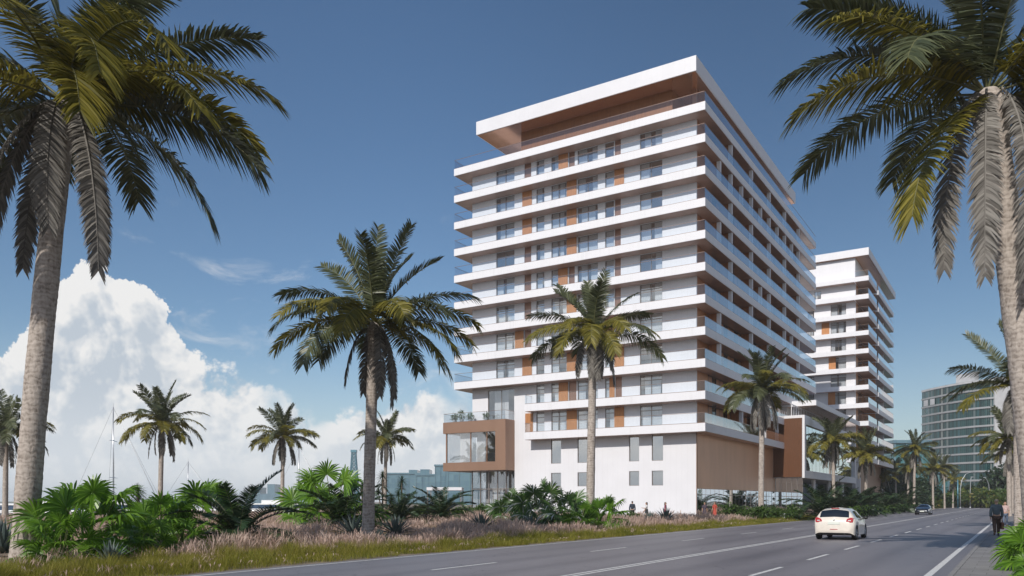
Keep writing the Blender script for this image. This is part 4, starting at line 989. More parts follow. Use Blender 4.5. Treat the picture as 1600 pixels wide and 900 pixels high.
def curved_building():
    # part of a wide circle, its left end turned away from the road
    d = 323.8; L = 179.1; cx, cy = CY * L - SY * d, SY * L + CY * d; Rr = 15.0
    B = thing('office_tower', 'curved teal glass office building with pale floor bands at the end of the road', 'office building', (cx, cy, 0), local=False)
    rnd = random.Random(3)
    # angles: towards the camera is 270 deg in camera terms
    A0, A1 = YAW + R(182), YAW + R(250); nseg = 40; EL = 2.4                                      # an oval plan, deeper than wide
    pt = lambda a, r: (cx + CY * math.cos(a - YAW) * r - SY * math.sin(a - YAW) * r * EL, cy + SY * math.cos(a - YAW) * r + CY * math.sin(a - YAW) * r * EL)
    H = 3.3; nfl = 14
    for k in range(nfl):
        z = k * H; mb = MB(); g = MB()
        for i in range(nseg):
            a, b = A0 + (A1 - A0) * i / nseg, A0 + (A1 - A0) * (i + 1) / nseg
            p, q = pt(a, Rr), pt(b, Rr); p2, q2 = pt(a, Rr - .35), pt(b, Rr - .35)
            for z0, z1 in ((z + 2.65, z + 3.3),):
                mb.quad((*p, z0), (*q, z0), (*q, z1), (*p, z1)); mb.quad((*p2, z0), (*q2, z0), (*q, z0), (*p, z0)); mb.quad((*p, z1), (*q, z1), (*q2, z1), (*p2, z1))
            e = (b - a) * .03
            p2, q2 = pt(a + e, Rr - .28), pt(b - e, Rr - .28)
            g.quad((*p2, z), (*q2, z), (*q2, z + 2.66), (*p2, z + 2.66))
        so = part(mb, 'floor_band', 'grey_concrete' if k < nfl - 1 else 'pale_concrete', B)
        part(g, 'glass_strip', 'curved_glass', so)
    # straight concrete end, roof and back
    e0 = pt(A1, Rr); rx, ry = CY, SY; fx, fy = -SY, CY
    mb = MB(); mb.prism([e0, (e0[0] + rx * 9, e0[1] + ry * 9), (e0[0] + rx * 9 + fx * 30, e0[1] + ry * 9 + fy * 30), (e0[0] + fx * 30, e0[1] + fy * 30)], 0, nfl * H + .5); part(mb, 'end_wall', 'pale_concrete', B)
    mb = MB(); mb.prism([pt(A0 + (A1 - A0) * i / nseg, Rr - .1) for i in range(nseg + 1)] + [(cx, cy)], nfl * H - .1, nfl * H + .12); part(mb, 'roof', 'grey_concrete', B)
    core = [pt(A0 + (A1 - A0) * i / nseg, Rr - 3) for i in range(nseg + 1)] + [(cx, cy)]
    mb = MB(); mb.prism(core, 0, nfl * H - .2); part(mb, 'interior_core', 'interior_dark', B)
    mb = MB(); q = [pt(A0 + R(34), Rr - 1.5), pt(A0 + R(56), Rr - 1.5), pt(A0 + R(56), Rr - 7), pt(A0 + R(34), Rr - 7)]; mb.prism(q, nfl * H + .12, nfl * H + 3.6); pe = part(mb, 'roof_storey', 'pale_concrete', B)
    # ragged white panels and balconies of the left end
    for k in (12,):
        for i in range(2 + (k * 5) % 3):
            mb = MB(); a = A0 + R(3 + i * 7 + (k % 3) * 2); b = a + R(4.5); p, q, p2, q2 = pt(a, Rr + .06), pt(b, Rr + .06), pt(a, Rr - .06), pt(b, Rr - .06)
            mb.prism([p, q, q2, p2], k * H + .1, k * H + 2.4)
            part(mb, 'facade_panel', 'pale_concrete', B)
    return B

def block(name, label, cat, px0, px1, d, z1, depth, mat, crown=None, group=None, setback=None):
    """a far block facing the camera, from px0 to px1 at d metres"""
    a, b = at(px0, d), at(px1, d); L = math.hypot(b[0] - a[0], b[1] - a[1])
    t = thing(name, label, cat, (a[0], a[1], 0), YAW, group)
    mb = MB(); mb.box(0, 0, -1, L, depth, z1)
    if setback: mb.box(L * setback[0], depth * .1, z1, L * setback[1], depth * .8, z1 + setback[2])
    part(mb, 'facade', mat, t)
    mb = MB(); n = max(3, int(L / 9))
    for i in range(n + 1): mb.box(L * i / n - .2, -.3, -1, L * i / n + .2, -.02, z1 + .4)
    mb.box(-.6, -.6, z1 + .01, L + .6, depth + .4, z1 + 1.0)
    part(mb, 'rib', 'teal_hazed', t)
    return t
# ------------------------------------------------------------------ setting
def structure(mb, name, mat, kind='structure', **kw):
    o = mb.build(name, mat, **kw); o['kind'] = kind; return o
def setting():
    g = MB(); g.prism([(-90, -300), (4000, -300), (4000, 5000), (-4400, 5000), (-1700, 1500), (-225, 250), (-90, 120)], -1.6, 0); structure(g, 'ground', 'soil')
    g = MB(); g.quad((-6000, -3000, -.9), (-89, -3000, -.9), (-89, 6000, -.9), (-6000, 6000, -.9)); structure(g, 'sea', 'sea_water')
    g = MB(); g.prism([at(-200, 1900), at(470, 1500), at(520, 2600), at(-200, 3000)], -1, 2.0); structure(g, 'far_shore', 'far_land')
    g = MB(); g.box(-90.6, -300, -1.6, -89.6, 119, .32); structure(g, 'quay_edge', 'kerb_stone')
    YE = 330
    g = MB(); g.quad((-16.68, -30, .004), (-1.32, -30, .004), (-1.32, YE, .004), (-16.68, YE, .004)); structure(g, 'road', 'asphalt')
    for name, xs, dash in (('edge_line', (-16.36, -16.24), None), ('center_line', (-9.05, -8.94), None), ('center_line', (-8.84, -8.73), None), ('edge_line', (-1.86, -1.70), None),
                           ('lane_line', (-12.66, -12.54), (3.0, 6.0, 1.2)), ('lane_line', (-5.36, -5.24), (3.0, 3.1, .4))):
        g = MB()
        if dash:
            y = -12 + dash[2]
            while y < YE - 5: g.quad((xs[0], y, .008), (xs[1], y, .008), (xs[1], y + dash[0], .008), (xs[0], y + dash[0], .008)); y += dash[0] + dash[1]
        else: g.quad((xs[0], -30, .008), (xs[1], -30, .008), (xs[1], YE, .008), (xs[0], YE, .008))
        structure(g, name, 'road_paint')
    g = MB(); g.box(-1.2, -30, -.05, .98, YE, .10); structure(g, 'pavement', 'paving')
    g = MB(); g.box(-1.32, -30, -.05, -1.203, YE, .115); structure(g, 'kerb', 'kerb_stone', bevel=.015)
    g = MB(); g.quad((-64, 73.6, .004), (-23.4, 73.6, .004), (-23.4, 200, .004), (-64, 200, .004)); structure(g, 'plaza', 'paving')

def small_items():
    t = thing('planter_wall', 'low white planter wall before the glass lobby', 'planter wall', (-54, 72.6, 0), local=False)
    m = MB(); m.box(-63, 72.4, 0, -45.5, 72.8, .42); part(m, 'wall', 'white_render', t, bevel=.02); m = MB(); m.box(-63.05, 72.35, .42, -45.45, 72.85, .48); part(m, 'coping', 'kerb_stone', t)
    x, y = at(1219, 73)
    t = thing('concrete_block', 'white concrete block standing on the verge left of the white car', 'bollard block', (x, y, 0), R(8))
    m = MB(); m.box(-.42, -.25, 0, .42, .25, .62); part(m, 'body', 'white_render', t, bevel=.04); m = MB(); m.box(-.46, -.29, .62, .46, .29, .68); part(m, 'cap', 'white_render', t, bevel=.015)
    x, y = at(905, 62)
    t = thing('concrete_bench', 'low pale concrete bench half hidden by plants at the podium palm', 'bench', (x, y, 0), R(-20))
    m = MB(); m.box(-1.1, -.25, .42, 1.1, .25, .52); part(m, 'seat', 'white_render', t, bevel=.02)
    for s in (-.8, .8):
        m = MB(); m.box(s - .15, -.2, 0, s + .15, .2, .42); part(m, 'leg', 'white_render', t)
    a = at(668, 92); b = at(720, 92); L = math.hypot(a[0] - b[0], a[1] - b[1])
    t = thing('glass_pavilion', 'small flat-roofed glass pavilion with a pale frame left of the tower', 'pavilion', (a[0], a[1], 0), YAW)
    m = MB(); m.box(-.1, -.1, 3.05, L + .1, 4, 3.4); part(m, 'roof', 'white_render', t)
    for i in range(3):
        for yy in (0, 3.7):
            m = MB(); m.box(L * i / 2 - .06, yy, 0, L * i / 2 + .06, yy + .14, 3.05); part(m, 'post', 'frame_metal', t)
    for i in range(2):
        m = MB(); m.quad((L * i / 2 + .07, .07, .05), (L * (i + 1) / 2 - .07, .07, .05), (L * (i + 1) / 2 - .07, .07, 3.04), (L * i / 2 + .07, .07, 3.04)); part(m, 'pane', 'rail_glass', t)
    # terrace plants on the bay
    for i, (x, y, s, lab) in enumerate(((-57.6, 78.6, .8, 'leafy potted plant at the left end of the bay terrace'), (-56.4, 78.4, 1.0, 'tallest potted plant on the bay terrace'), (-55.3, 78.6, .75, 'potted plant mid way on the bay terrace'), (-52.9, 78.5, .7, 'potted plant before the lounge window on the bay terrace'))):
        t = thing('potted_plant', lab, 'potted plant', (x, y, 11.2), i * 1.1, 'terrace plants')
        m = MB(); m.lathe([(0, 0), (.2, 0), (.26, .42), (.22, .42), (.20, .36), (0, .36)], 14); part(m, 'pot', 'grey_concrete', t, smooth=True)
        rb = RB(); rn = np.random.default_rng(90 + i); leaf_cloud(rb, rn, (0, 0, .95 * s), (.5 * s, .5 * s, .6 * s), 160, .28, .07, 0, .2); rosette_ribbons(rb, rn, (0, 0, .4), 14, 1.0 * s, .05, 0, 30, 88, .2)
        rb.build('foliage', ['shrub_leaf'], t)
    # lamps at the road end
    def lamp(px, d, H, arm, lab):
        x, y = at(px, d); t = thing('street_lamp', lab, 'street lamp', (x, y, 0), YAW, 'street lamps at the road end')
        m = MB(); m.tube([(0, 0, 0), (0, 0, H * .55), (arm * .15, 0, H * .78), (arm * .55, 0, H * .95), (arm, 0, H)], [.14, .12, .1, .08, .07], 8); part(m, 'pole', 'galvanised', t, smooth=True)
        m = MB(); m.ball((arm + .25, 0, H), (.55, .22, .14), 12, 6); part(m, 'lamp_head', 'galvanised', t, smooth=True)
        m = MB(); m.lathe([(.2, 0), (.22, .3), (.16, .32)], 10); part(m, 'base_plate', 'galvanised', t, smooth=True)
    lamp(1500.5, 215, 9.6, 2.6, 'grey street lamp with a long curved arm at the road end')
    lamp(1516, 224, 8.6, .35, 'straight grey lamp post right of the curved lamp')
    lamp(1546, 240, 9.0, -1.6, 'street lamp with a short arm before the curved glass building')
    x, y = at(1496.5, 214); t = thing('blue_post', 'slim steel blue post beside the curved street lamp', 'post', (x, y, 0))
    m = MB(); m.tube([(0, 0, 0), (0, 0, 7.6)], [.2, .16], 10); part(m, 'pole', 'steel_blue', t, smooth=True); m = MB(); m.lathe([(.28, 0), (.28, .25), (.2, .3)], 10); part(m, 'base_plate', 'steel_blue', t)

def skyline():
    block('skyline_block', 'broad teal slab block in the haze left of the bronze bay', 'far building', 604, 656, 520, 19.5, 30, 'teal_hazed', group='hazy city blocks', setback=(.65, .9, 3))
    block('skyline_block', 'teal block with a stepped top in the haze, behind the broad slab', 'far building', 650, 679, 500, 18, 25, 'teal_hazed', group='hazy city blocks', setback=(.2, .7, 4))
    block('skyline_tower', 'tallest hazy teal tower, cut by the bronze bay', 'far building', 680, 704, 470, 22.5, 25, 'teal_hazed', group='hazy city blocks')
    block('skyline_block', 'banded teal block seen under the bronze bay', 'far building', 700, 752, 450, 19.0, 30, 'teal_hazed', group='hazy city blocks')
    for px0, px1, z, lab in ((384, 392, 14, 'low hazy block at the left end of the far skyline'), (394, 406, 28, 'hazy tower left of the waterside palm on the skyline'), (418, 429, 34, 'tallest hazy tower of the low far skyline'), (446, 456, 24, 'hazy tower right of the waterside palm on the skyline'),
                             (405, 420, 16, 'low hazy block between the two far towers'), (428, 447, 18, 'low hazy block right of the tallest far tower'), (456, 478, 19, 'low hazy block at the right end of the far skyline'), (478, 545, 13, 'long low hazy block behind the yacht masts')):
        block('skyline_tower', lab, 'far building', px0, px1, 1520, z, 40, 'teal_hazed', group='far skyline across the water')
    # lattice tower
    x, y = at(553, 700); t = thing('lattice_tower', 'hazy blue lattice tower left of the lone palm trunk', 'lattice tower', (x, y, 0), YAW)
    m = MB(); H = 47.0
    for sx in (-1, 1):
        for sy in (-1, 1): m.tube([(sx * 4.2, sy * 4.2, 0), (sx * 1.7, sy * 1.7, H * .95)], [.5, .35], 4)
    for i in range(14):
        z0, z1 = H * .95 * i / 14, H * .95 * (i + 1) / 14; a = 4.2 - 2.5 * i / 14; b = 4.2 - 2.5 * (i + 1) / 14
        for sy in (-1, 1):
            m.tube([(-a, sy * a, z0), (b, sy * b, z1)], .28, 4); m.tube([(a, sy * a, z0), (-b, sy * b, z1)], .28, 4); m.tube([(sy * a, -a, z0), (sy * b, b, z1)], .28, 4)
            m.tube([(-b, sy * b, z1), (b, sy * b, z1)], .25, 4)
    part(m, 'lattice', 'steel_blue', t)
    m = MB(); m.box(-2.4, -2.4, H * .95, 2.4, 2.4, H * .95 + 2.2); part(m, 'platform', 'steel_blue', t)
    block('glass_office_block', 'dark roofed teal glass block behind the far palms, right of the second tower', 'office building', 1398, 1452, 258, 20.5, 25, 'teal_glass')
    block('glass_office_block', 'low teal glass block at street level under the curved building', 'office building', 1452, 1482, 262, 11, 20, 'teal_glass')

def boats():
    def hull(mb, L, W, H, dz=0.0, rake=.12):
        n = 14; m = 7; vs = []
        for i in range(n + 1):
            t = i / n; w = W / 2 * (min(1, 1.0 - max(0, (t - .45) / .55) ** 2.2)) * (.86 + .14 * min(1, t * 4)); sh = H * (1 + .22 * t ** 2)
            for j in range(m + 1):
                a = j / m; x = w * (a ** .45 if a > 0 else 0); z = -.35 + (sh + .35) * a
                vs.append((x, L * (t - .5) + rake * L * a * t ** 3, z + dz))
            for j in range(m, -1, -1):
                a = j / m; x = -w * (a ** .45 if a > 0 else 0); z = -.35 + (sh + .35) * a
                vs.append((x, L * (t - .5) + rake * L * a * t ** 3, z + dz))
        k = 2 * (m + 1)
        mb.add(vs, [(i * k + j, i * k + (j + 1) % k, (i + 1) * k + (j + 1) % k, (i + 1) * k + j) for i in range(n) for j in range(k) if j != k - 1 or True] + [tuple(range(k - 1, -1, -1))])
    def yacht(lab, px, d, mast, L, rz, spread, lean=0):
        x, y = at(px, d); t = thing('sailing_yacht', lab, 'sailing yacht', (x, y, -.75), rz, 'moored sailing yachts')
        m = MB(); hull(m, L, L * .28, 1.15); part(m, 'hull', 'boat_white', t, smooth=True)
        m = MB(); m.prism([(-L * .09, -L * .18), (L * .09, -L * .18), (L * .06, L * .14), (-L * .06, L * .14)], 1.1, 1.75); part(m, 'cabin', 'boat_white', t, bevel=.08)
        for s in (-1, 1):
            m = MB(); m.prism([(s * L * .092, -L * .15), (s * L * .096, -L * .15), (s * L * .068, L * .1), (s * L * .064, L * .1)], 1.35, 1.6); part(m, 'cabin_window', 'boat_blue_glass', t)
        m = MB(); m.tube([(0, 0, 1.0), (0, 0, mast)], [.11, .075], 8); ma = part(m, 'mast', 'mast_metal', t, smooth=True)
        m = MB()
        for z, w in spread: m.tube([(-w, 0, z), (0, .05, z + .05), (w, 0, z)], [.035, .05, .035], 6)
        m.tube([(0, 0, mast), (0, 0, mast + .5)], .02, 4); part(m, 'spreader', 'mast_metal', ma)
        m = MB()
        for p in ((0, L * .56, 1.3), (0, -L * .48, 1.1), (L * .13, -.3, 1.1), (-L * .13, -.3, 1.1)): m.tube([(0, 0, mast - .1), p], .012, 4)
        part(m, 'rigging', 'dark_metal', t)
        m = MB(); m.tube([(0, L * .5, 1.9), (0, .5, mast - 1.0)], [.045, .035], 6); part(m, 'furled_sail', 'boat_white', t, smooth=True)
        m = MB(); m.tube([(0, 0, 2.3), (0, -L * .4, 2.35)], [.16, .12], 8); part(m, 'boom', 'boat_blue_glass', t, smooth=True)
    yacht('sailing yacht with the tallest mast and two crosstrees, behind the fan palms', 177, 118, 16.4, 13, YAW + R(-80), ((6.0, 1.9), (11.4, 1.75)))
    yacht('sailing yacht with a short mast, its stay running down behind the tall fan palm', 294, 150, 10.0, 11, YAW + R(-75), ((5.5, .9),))
    yacht('sailing yacht whose slim mast stands right of the skyline palm', 467, 140, 12.2, 11, YAW + R(-60), ((6.2, 1.0), (3, .8)))
    def motor(lab, px, d, L, rz):
        x, y = at(px, d); t = thing('motor_yacht', lab, 'motor yacht', (x, y, -.75), rz, 'moored motor yachts')
        m = MB(); hull(m, L, L * .26, 1.15, 0, .16); part(m, 'hull', 'boat_white', t, smooth=True)
        for s in (-1, 1):
            m = MB(); m.box(s * L * .1305, -L * .36, .52, s * L * .1335, L * .06, .86); part(m, 'hull_window', 'boat_blue_glass', t)
        w = L * .10; m = MB()
        m.prism([(-w, -L * .38), (w, -L * .38), (w * .8, L * .18), (0, L * .26), (-w * .8, L * .18)], 1.25, 1.42); m.prism([(-w * 1.05, -L * .42), (w * 1.05, -L * .42), (w * .8, L * .1), (0, L * .16), (-w * .8, L * .1)], 2.05, 2.25)
        m.box(-w * .5, -L * .2, 2.25, w * .5, -L * .02, 2.75); part(m, 'superstructure', 'boat_white', t)
        m = MB(); m.prism([(-w * .94, -L * .36), (w * .94, -L * .36), (w * .76, L * .12), (0, L * .2), (-w * .76, L * .12)], 1.42, 2.05); part(m, 'cabin_window', 'boat_blue_glass', t)
        m = MB()
        for s in (-1, 1):
            for i in range(8): m.tube([(s * w * 1.2, L * (.05 + .05 * i), 1.3), (s * w * 1.15, L * (.05 + .05 * i), 1.95)], .02, 4)
            m.tube([(s * w * 1.2, L * .04, 1.95), (s * w * .9, L * .42, 2.05)], .025, 4)
        part(m, 'guard_rail', 'mast_metal', t)
    motor('long white motor yacht with blue windows at the left edge', 42, 104, 25, YAW + R(92))
    motor('white motor yacht behind the tall-masted sailing yacht', 158, 112, 16, YAW + R(95))
    motor('white motor yacht below the far skyline', 408, 126, 17, YAW + R(88))

# ------------------------------------------------------------------ cars
def car(label, loc, rz, keys, paint, wheels, wr, glass, lights, extras):
    """keys: y, belt height, top height, half width low / belt / top. Body is one lofted shell; glass and lamps follow its surface"""
    t = thing('parked_car' if False else 'car', label, 'car', loc, rz)
    K = np.array(keys, float); ys = set(np.linspace(K[0, 0], K[-1, 0], 38))
    for yc in wheels:
        for o in (-1, -.93, -.8, -.55, -.28, 0, .28, .55, .8, .93, 1): ys.add(yc + o * (wr + .06))
    ys |= set(K[:, 0]); ys = np.array(sorted(ys))
    def sec(y):
        zb, zr, wl, wb, wt = (np.interp(y, K[:, 0], K[:, i]) for i in range(1, 6))
        e = min(1, (y - K[0, 0]) / .25, (K[-1, 0] - y) / .3); lo = .21 + .12 * (1 - e) ** 2; zl = lo
        for yc in wheels:
            q = (wr + .055) ** 2 - (y - yc) ** 2
            if q > 0: zl = max(zl, wr + math.sqrt(q))
        zl = min(zl, zb - .1)
        return [(0, lo), (wl - .22, lo), (wl - .2, zl), (wl, zl), (wl + .6 * (wb - wl) + .015, zl + .5 * (zb - zl)), (wb, zb), (wt + (wb - wt) * .20, zb + .72 * (zr - zb)), (wt * .86, zr - .055 * min(1, (zr - zb) * 3)), (0, zr)]
    S = [sec(y) for y in ys]; n = 9; mb = MB()
    vs = []
    for y, s in zip(ys, S):
        vs += [(x, y, z) for x, z in s] + [(-x, y, z) for x, z in s[-2:0:-1]]
    k = 2 * n - 2; mb.v = vs
    for i in range(len(ys) - 1):
        for j in range(k):
            mb.f.append((i * k + j, i * k + (j + 1) % k, (i + 1) * k + (j + 1) % k, (i + 1) * k + j)); jj = j if j < n - 1 else k - 1 - j
            mb.m.append(1 if jj <= 2 else 0)
    mb.f.append(tuple(range(k - 1, -1, -1))); mb.m.append(0); mb.f.append(tuple((len(ys) - 1) * k + j for j in range(k))); mb.m.append(0)
    body = mb.build('body', [paint, 'black_plastic'], t, smooth=True)
    md = body.modifiers.new('edge', 'EDGE_SPLIT'); md.split_angle = R(50)
    def surf(y, v, s=1):
        q = sec(y); i = min(int(v), n - 2); f = v - i; return Vector((s * (q[i][0] * (1 - f) + q[i + 1][0] * f), y, q[i][1] * (1 - f) + q[i + 1][1] * f))
    def patch(name, mat, poly_top, parent, sides=(1, -1), off=.006, nu=10, nv=6, both=False):
        """poly_top: (y0, y1, f(y)->(v0, v1)); both = one patch across the centre line"""
        y0, y1, fv = poly_top
        for s in ((1,) if both else sides):
            m = MB(); rows = []
            for i in range(nu + 1):
                y = y0 + (y1 - y0) * i / nu; v0, v1 = fv(y); row = []
                pr = [v0 + (v1 - v0) * j / nv for j in range(nv + 1)]
                ps = [(v, s) for v in pr] + ([(v, -s) for v in pr[-2::-1]] if both else [])
                for v, sg in ps:
                    p = surf(y, v, sg); a = surf(min(y + .02, K[-1, 0]), v, sg) - surf(max(y - .02, K[0, 0]), v, sg); b = surf(y, min(v + .06, 8), sg) - surf(y, max(v - .06, 0), sg)
                    nn = a.cross(b); nn = nn.normalized() if nn.length > 1e-9 else Vector((0, 0, 1))
                    c = Vector((0, y * .9, .6)); nn = nn if nn.dot(p - c) > 0 else -nn
                    row.append(p + nn * off)
                rows.append(row)
            w = len(rows[0]); m.add([p for r in rows for p in r], [(i * w + j, i * w + j + 1, (i + 1) * w + j + 1, (i + 1) * w + j) for i in range(nu) for j in range(w - 1)])
            m.build(name, mat, parent, smooth=True)
    for g in glass: patch(*g[:3], t, both=g[3])
    for l in lights: patch(*l[:3], t, both=l[3])
    W = max(K[:, 3])
    for yc in wheels:
        for s in (1, -1):
            m = MB(); m.lathe([(wr * .62, -.1), (wr * .95, -.1), (wr, -.06), (wr, .06), (wr * .95, .1), (wr * .66, .1), (wr * .62, .06), (wr * .62, -.1)], 26, 'X', (s * (W - .10), yc, wr))
            w = m.build('wheel', 'tyre_rubber', t, smooth=True)
            m = MB(); o = s * (W - .10)
            m.lathe([(wr * .64, s * .03), (wr * .64, s * .09), (wr * .57, s * .09), (wr * .57, s * .03)], 26, 'X', (o, yc, wr)); m.lathe([(0, s * .075), (wr * .16, s * .075), (wr * .18, s * .05)], 12, 'X', (o, yc, wr))
            for i in range(10):
                a = 2 * PI * i / 10; c, d = math.cos(a), math.sin(a)
                m.tube([(o + s * .065, yc + c * wr * .12, wr + d * wr * .12), (o + s * .06, yc + c * wr * .6, wr + d * wr * .6)], [.022, .02], 4)
            m.build('rim', 'alloy', w)
            m = MB(); m.lathe([(0, s * .01), (wr * .62, s * .01)], 20, 'X', (o, yc, wr)); m.build('brake_disc', 'dark_metal', w)
    for s in (1, -1):
        m = MB(); m.ball((s * (W + .10), extras['mirror'][0], extras['mirror'][1]), (.10, .07, .075), 10, 8); m.tube([(s * (W - .08), extras['mirror'][0] + .03, extras['mirror'][1] - .05), (s * (W + .06), extras['mirror'][0], extras['mirror'][1] - .02)], .025, 6); m.build('wing_mirror', 'black_plastic', t, smooth=True)
    return t, surf
def cars():
    hk = [(-1.97, .58, .68, .58, .62, .50), (-1.955, .74, .83, .68, .74, .58), (-1.91, .84, .95, .77, .80, .62), (-1.85, .90, 1.03, .82, .84, .64), (-1.73, .93, 1.25, .845, .86, .615), (-1.60, .94, 1.40, .86, .87, .585), (-1.42, .94, 1.45, .865, .87, .575), (-1.1, .94, 1.47, .87, .87, .575), (-.4, .93, 1.475, .87, .87, .575),
          (.15, .92, 1.44, .87, .87, .56), (.5, .91, 1.36, .87, .868, .56), (.98, .90, 1.06, .87, .86, .66), (1.1, .88, .99, .865, .85, .70), (1.5, .78, .87, .84, .82, .62), (1.8, .66, .74, .78, .75, .55), (1.95, .50, .56, .62, .58, .42)]
    x = -7.05; y = 38.6
    rear_win = ('rear_window', 'car_glass', (-1.84, -1.615, lambda q: (6.40, 8)), True)
    t, surf = car('small cream white hatchback driving away, seen from behind on the road', (x, y + 1.97, .008), 0, hk, 'car_white', (-1.25, 1.24), .315,
        [rear_win, ('windscreen', 'car_glass', (.5, 1.04, lambda q: (6.3, 8)), True), ('side_window', 'car_glass', (-.52, .72, lambda q: (5.14, 5.96 - max(0, (q - .3)) * .9)), False), ('side_window', 'car_glass', (-1.28, -.60, lambda q: (5.14 + max(0, (-1.0 - q)) * 1.5, 5.96)), False)],
        [('head_light', 'lamp_clear', (1.45, 1.86, lambda q: (4.55, 5.3)), False)],
        {'mirror': (.52, .98)})
    for s in (1, -1):
        lens = [(.50, .84), (.56, .96), (.70, 1.025), (.80, 1.01), (.815, .90), (.80, .80), (.66, .755), (.55, .775)]
        m = MB(); n = len(lens); ring = lambda y, k, o: [(s * (.68 + (x - .68) * k + o), y, .89 + (z - .89) * k) for x, z in lens]
        m.add(ring(-1.948, .80, -.012) + ring(-1.93, 1.0, -.004) + ring(-1.60, .92, .050), [tuple(range(n))] + [(a + j, a + (j + 1) % n, a + n + (j + 1) % n, a + n + j) for a in (0, n) for j in range(n)])
        tl = m.build('tail_light', 'tail_lamp_red', t, bevel=.01)
        m = MB(); m.box(s * .60, -1.958, .865, s * .72, -1.944, .905); m.build('reversing_lamp', 'lamp_clear', tl)
    m = MB(); m.box(-.26, -1.985, .70, .26, -1.955, .82); m.build('number_plate', 'number_plate', t, bevel=.006)
    m = MB(); m.box(-.17, -1.60, 1.415, .17, -1.53, 1.445); m.build('brake_light', 'tail_lamp_red', t, bevel=.006)
    m = MB(); m.box(-.16, -1.985, .47, .16, -1.955, .495); m.build('rear_reflector', 'tail_lamp_red', t)
    m = MB(); m.box(-.56, -1.965, .30, .56, -1.90, .36); m.build('rear_bumper_trim', 'black_plastic', t, bevel=.02)
    m = MB(); m.ball((0, -1.955, .91), (.035, .012, .04), 8, 6); m.build('emblem', 'alloy', t, smooth=True)
    m = MB(); m.tube([(.45, -1.95, .27), (.45, -1.75, .28)], .03, 8); m.build('exhaust_pipe', 'dark_metal', t)
    m = MB(); m.tube([(-.6, -1.25, .315), (.6, -1.25, .315)], .06, 8); m.box(-.25, -1.75, .22, .25, -1.4, .4); m.build('rear_axle', 'black_plastic', t)
    sk = [(-2.35, .62, .70, .66, .70, .5), (-2.3, .86, .97, .82, .84, .64), (-2.1, .93, 1.03, .88, .88, .68), (-1.55, .95, 1.10, .90, .90, .62), (-1.0, .95, 1.36, .91, .91, .55), (-.5, .94, 1.43, .91, .91, .55), (.2, .93, 1.42, .91, .91, .55), (.6, .92, 1.33, .91, .905, .56), (1.15, .92, 1.02, .91, .90, .70),
          (1.6, .84, .92, .90, .88, .68), (2.05, .74, .82, .86, .84, .62), (2.27, .60, .68, .76, .74, .55), (2.35, .46, .52, .62, .60, .45)]
    x, y = at(1437, 109)
    t, surf = car('dark navy saloon car driving towards the camera in the far lane', (-10.75, y, .008), PI, sk, 'car_navy', (-1.38, 1.42), .335,
        [('windscreen', 'car_glass', (.58, 1.10, lambda q: (6.3, 8)), True), ('rear_window', 'car_glass', (-1.5, -1.02, lambda q: (6.3, 8)), True), ('side_window', 'car_glass', (-.2, .75, lambda q: (5.14, 5.95)), False), ('side_window', 'car_glass', (-1.1, -.3, lambda q: (5.14, 5.95)), False)],
        [('headlight', 'lamp_clear', (2.0, 2.26, lambda q: (4.6, 5.2)), False), ('tail_light', 'tail_lamp_red', (-2.31, -2.1, lambda q: (4.6, 5.2)), False)], {'mirror': (.7, .99)})
    m = MB(); m.box(-.26, 2.33, .40, .26, 2.37, .52); m.build('number_plate', 'number_plate', t)
    m = MB(); m.box(-.55, 2.27, .56, .55, 2.33, .66); m.build('grille', 'black_plastic', t, bevel=.02)
    m = MB(); m.box(-.7, 2.28, .26, .7, 2.34, .38); m.build('front_bumper', 'black_plastic', t, bevel=.03)
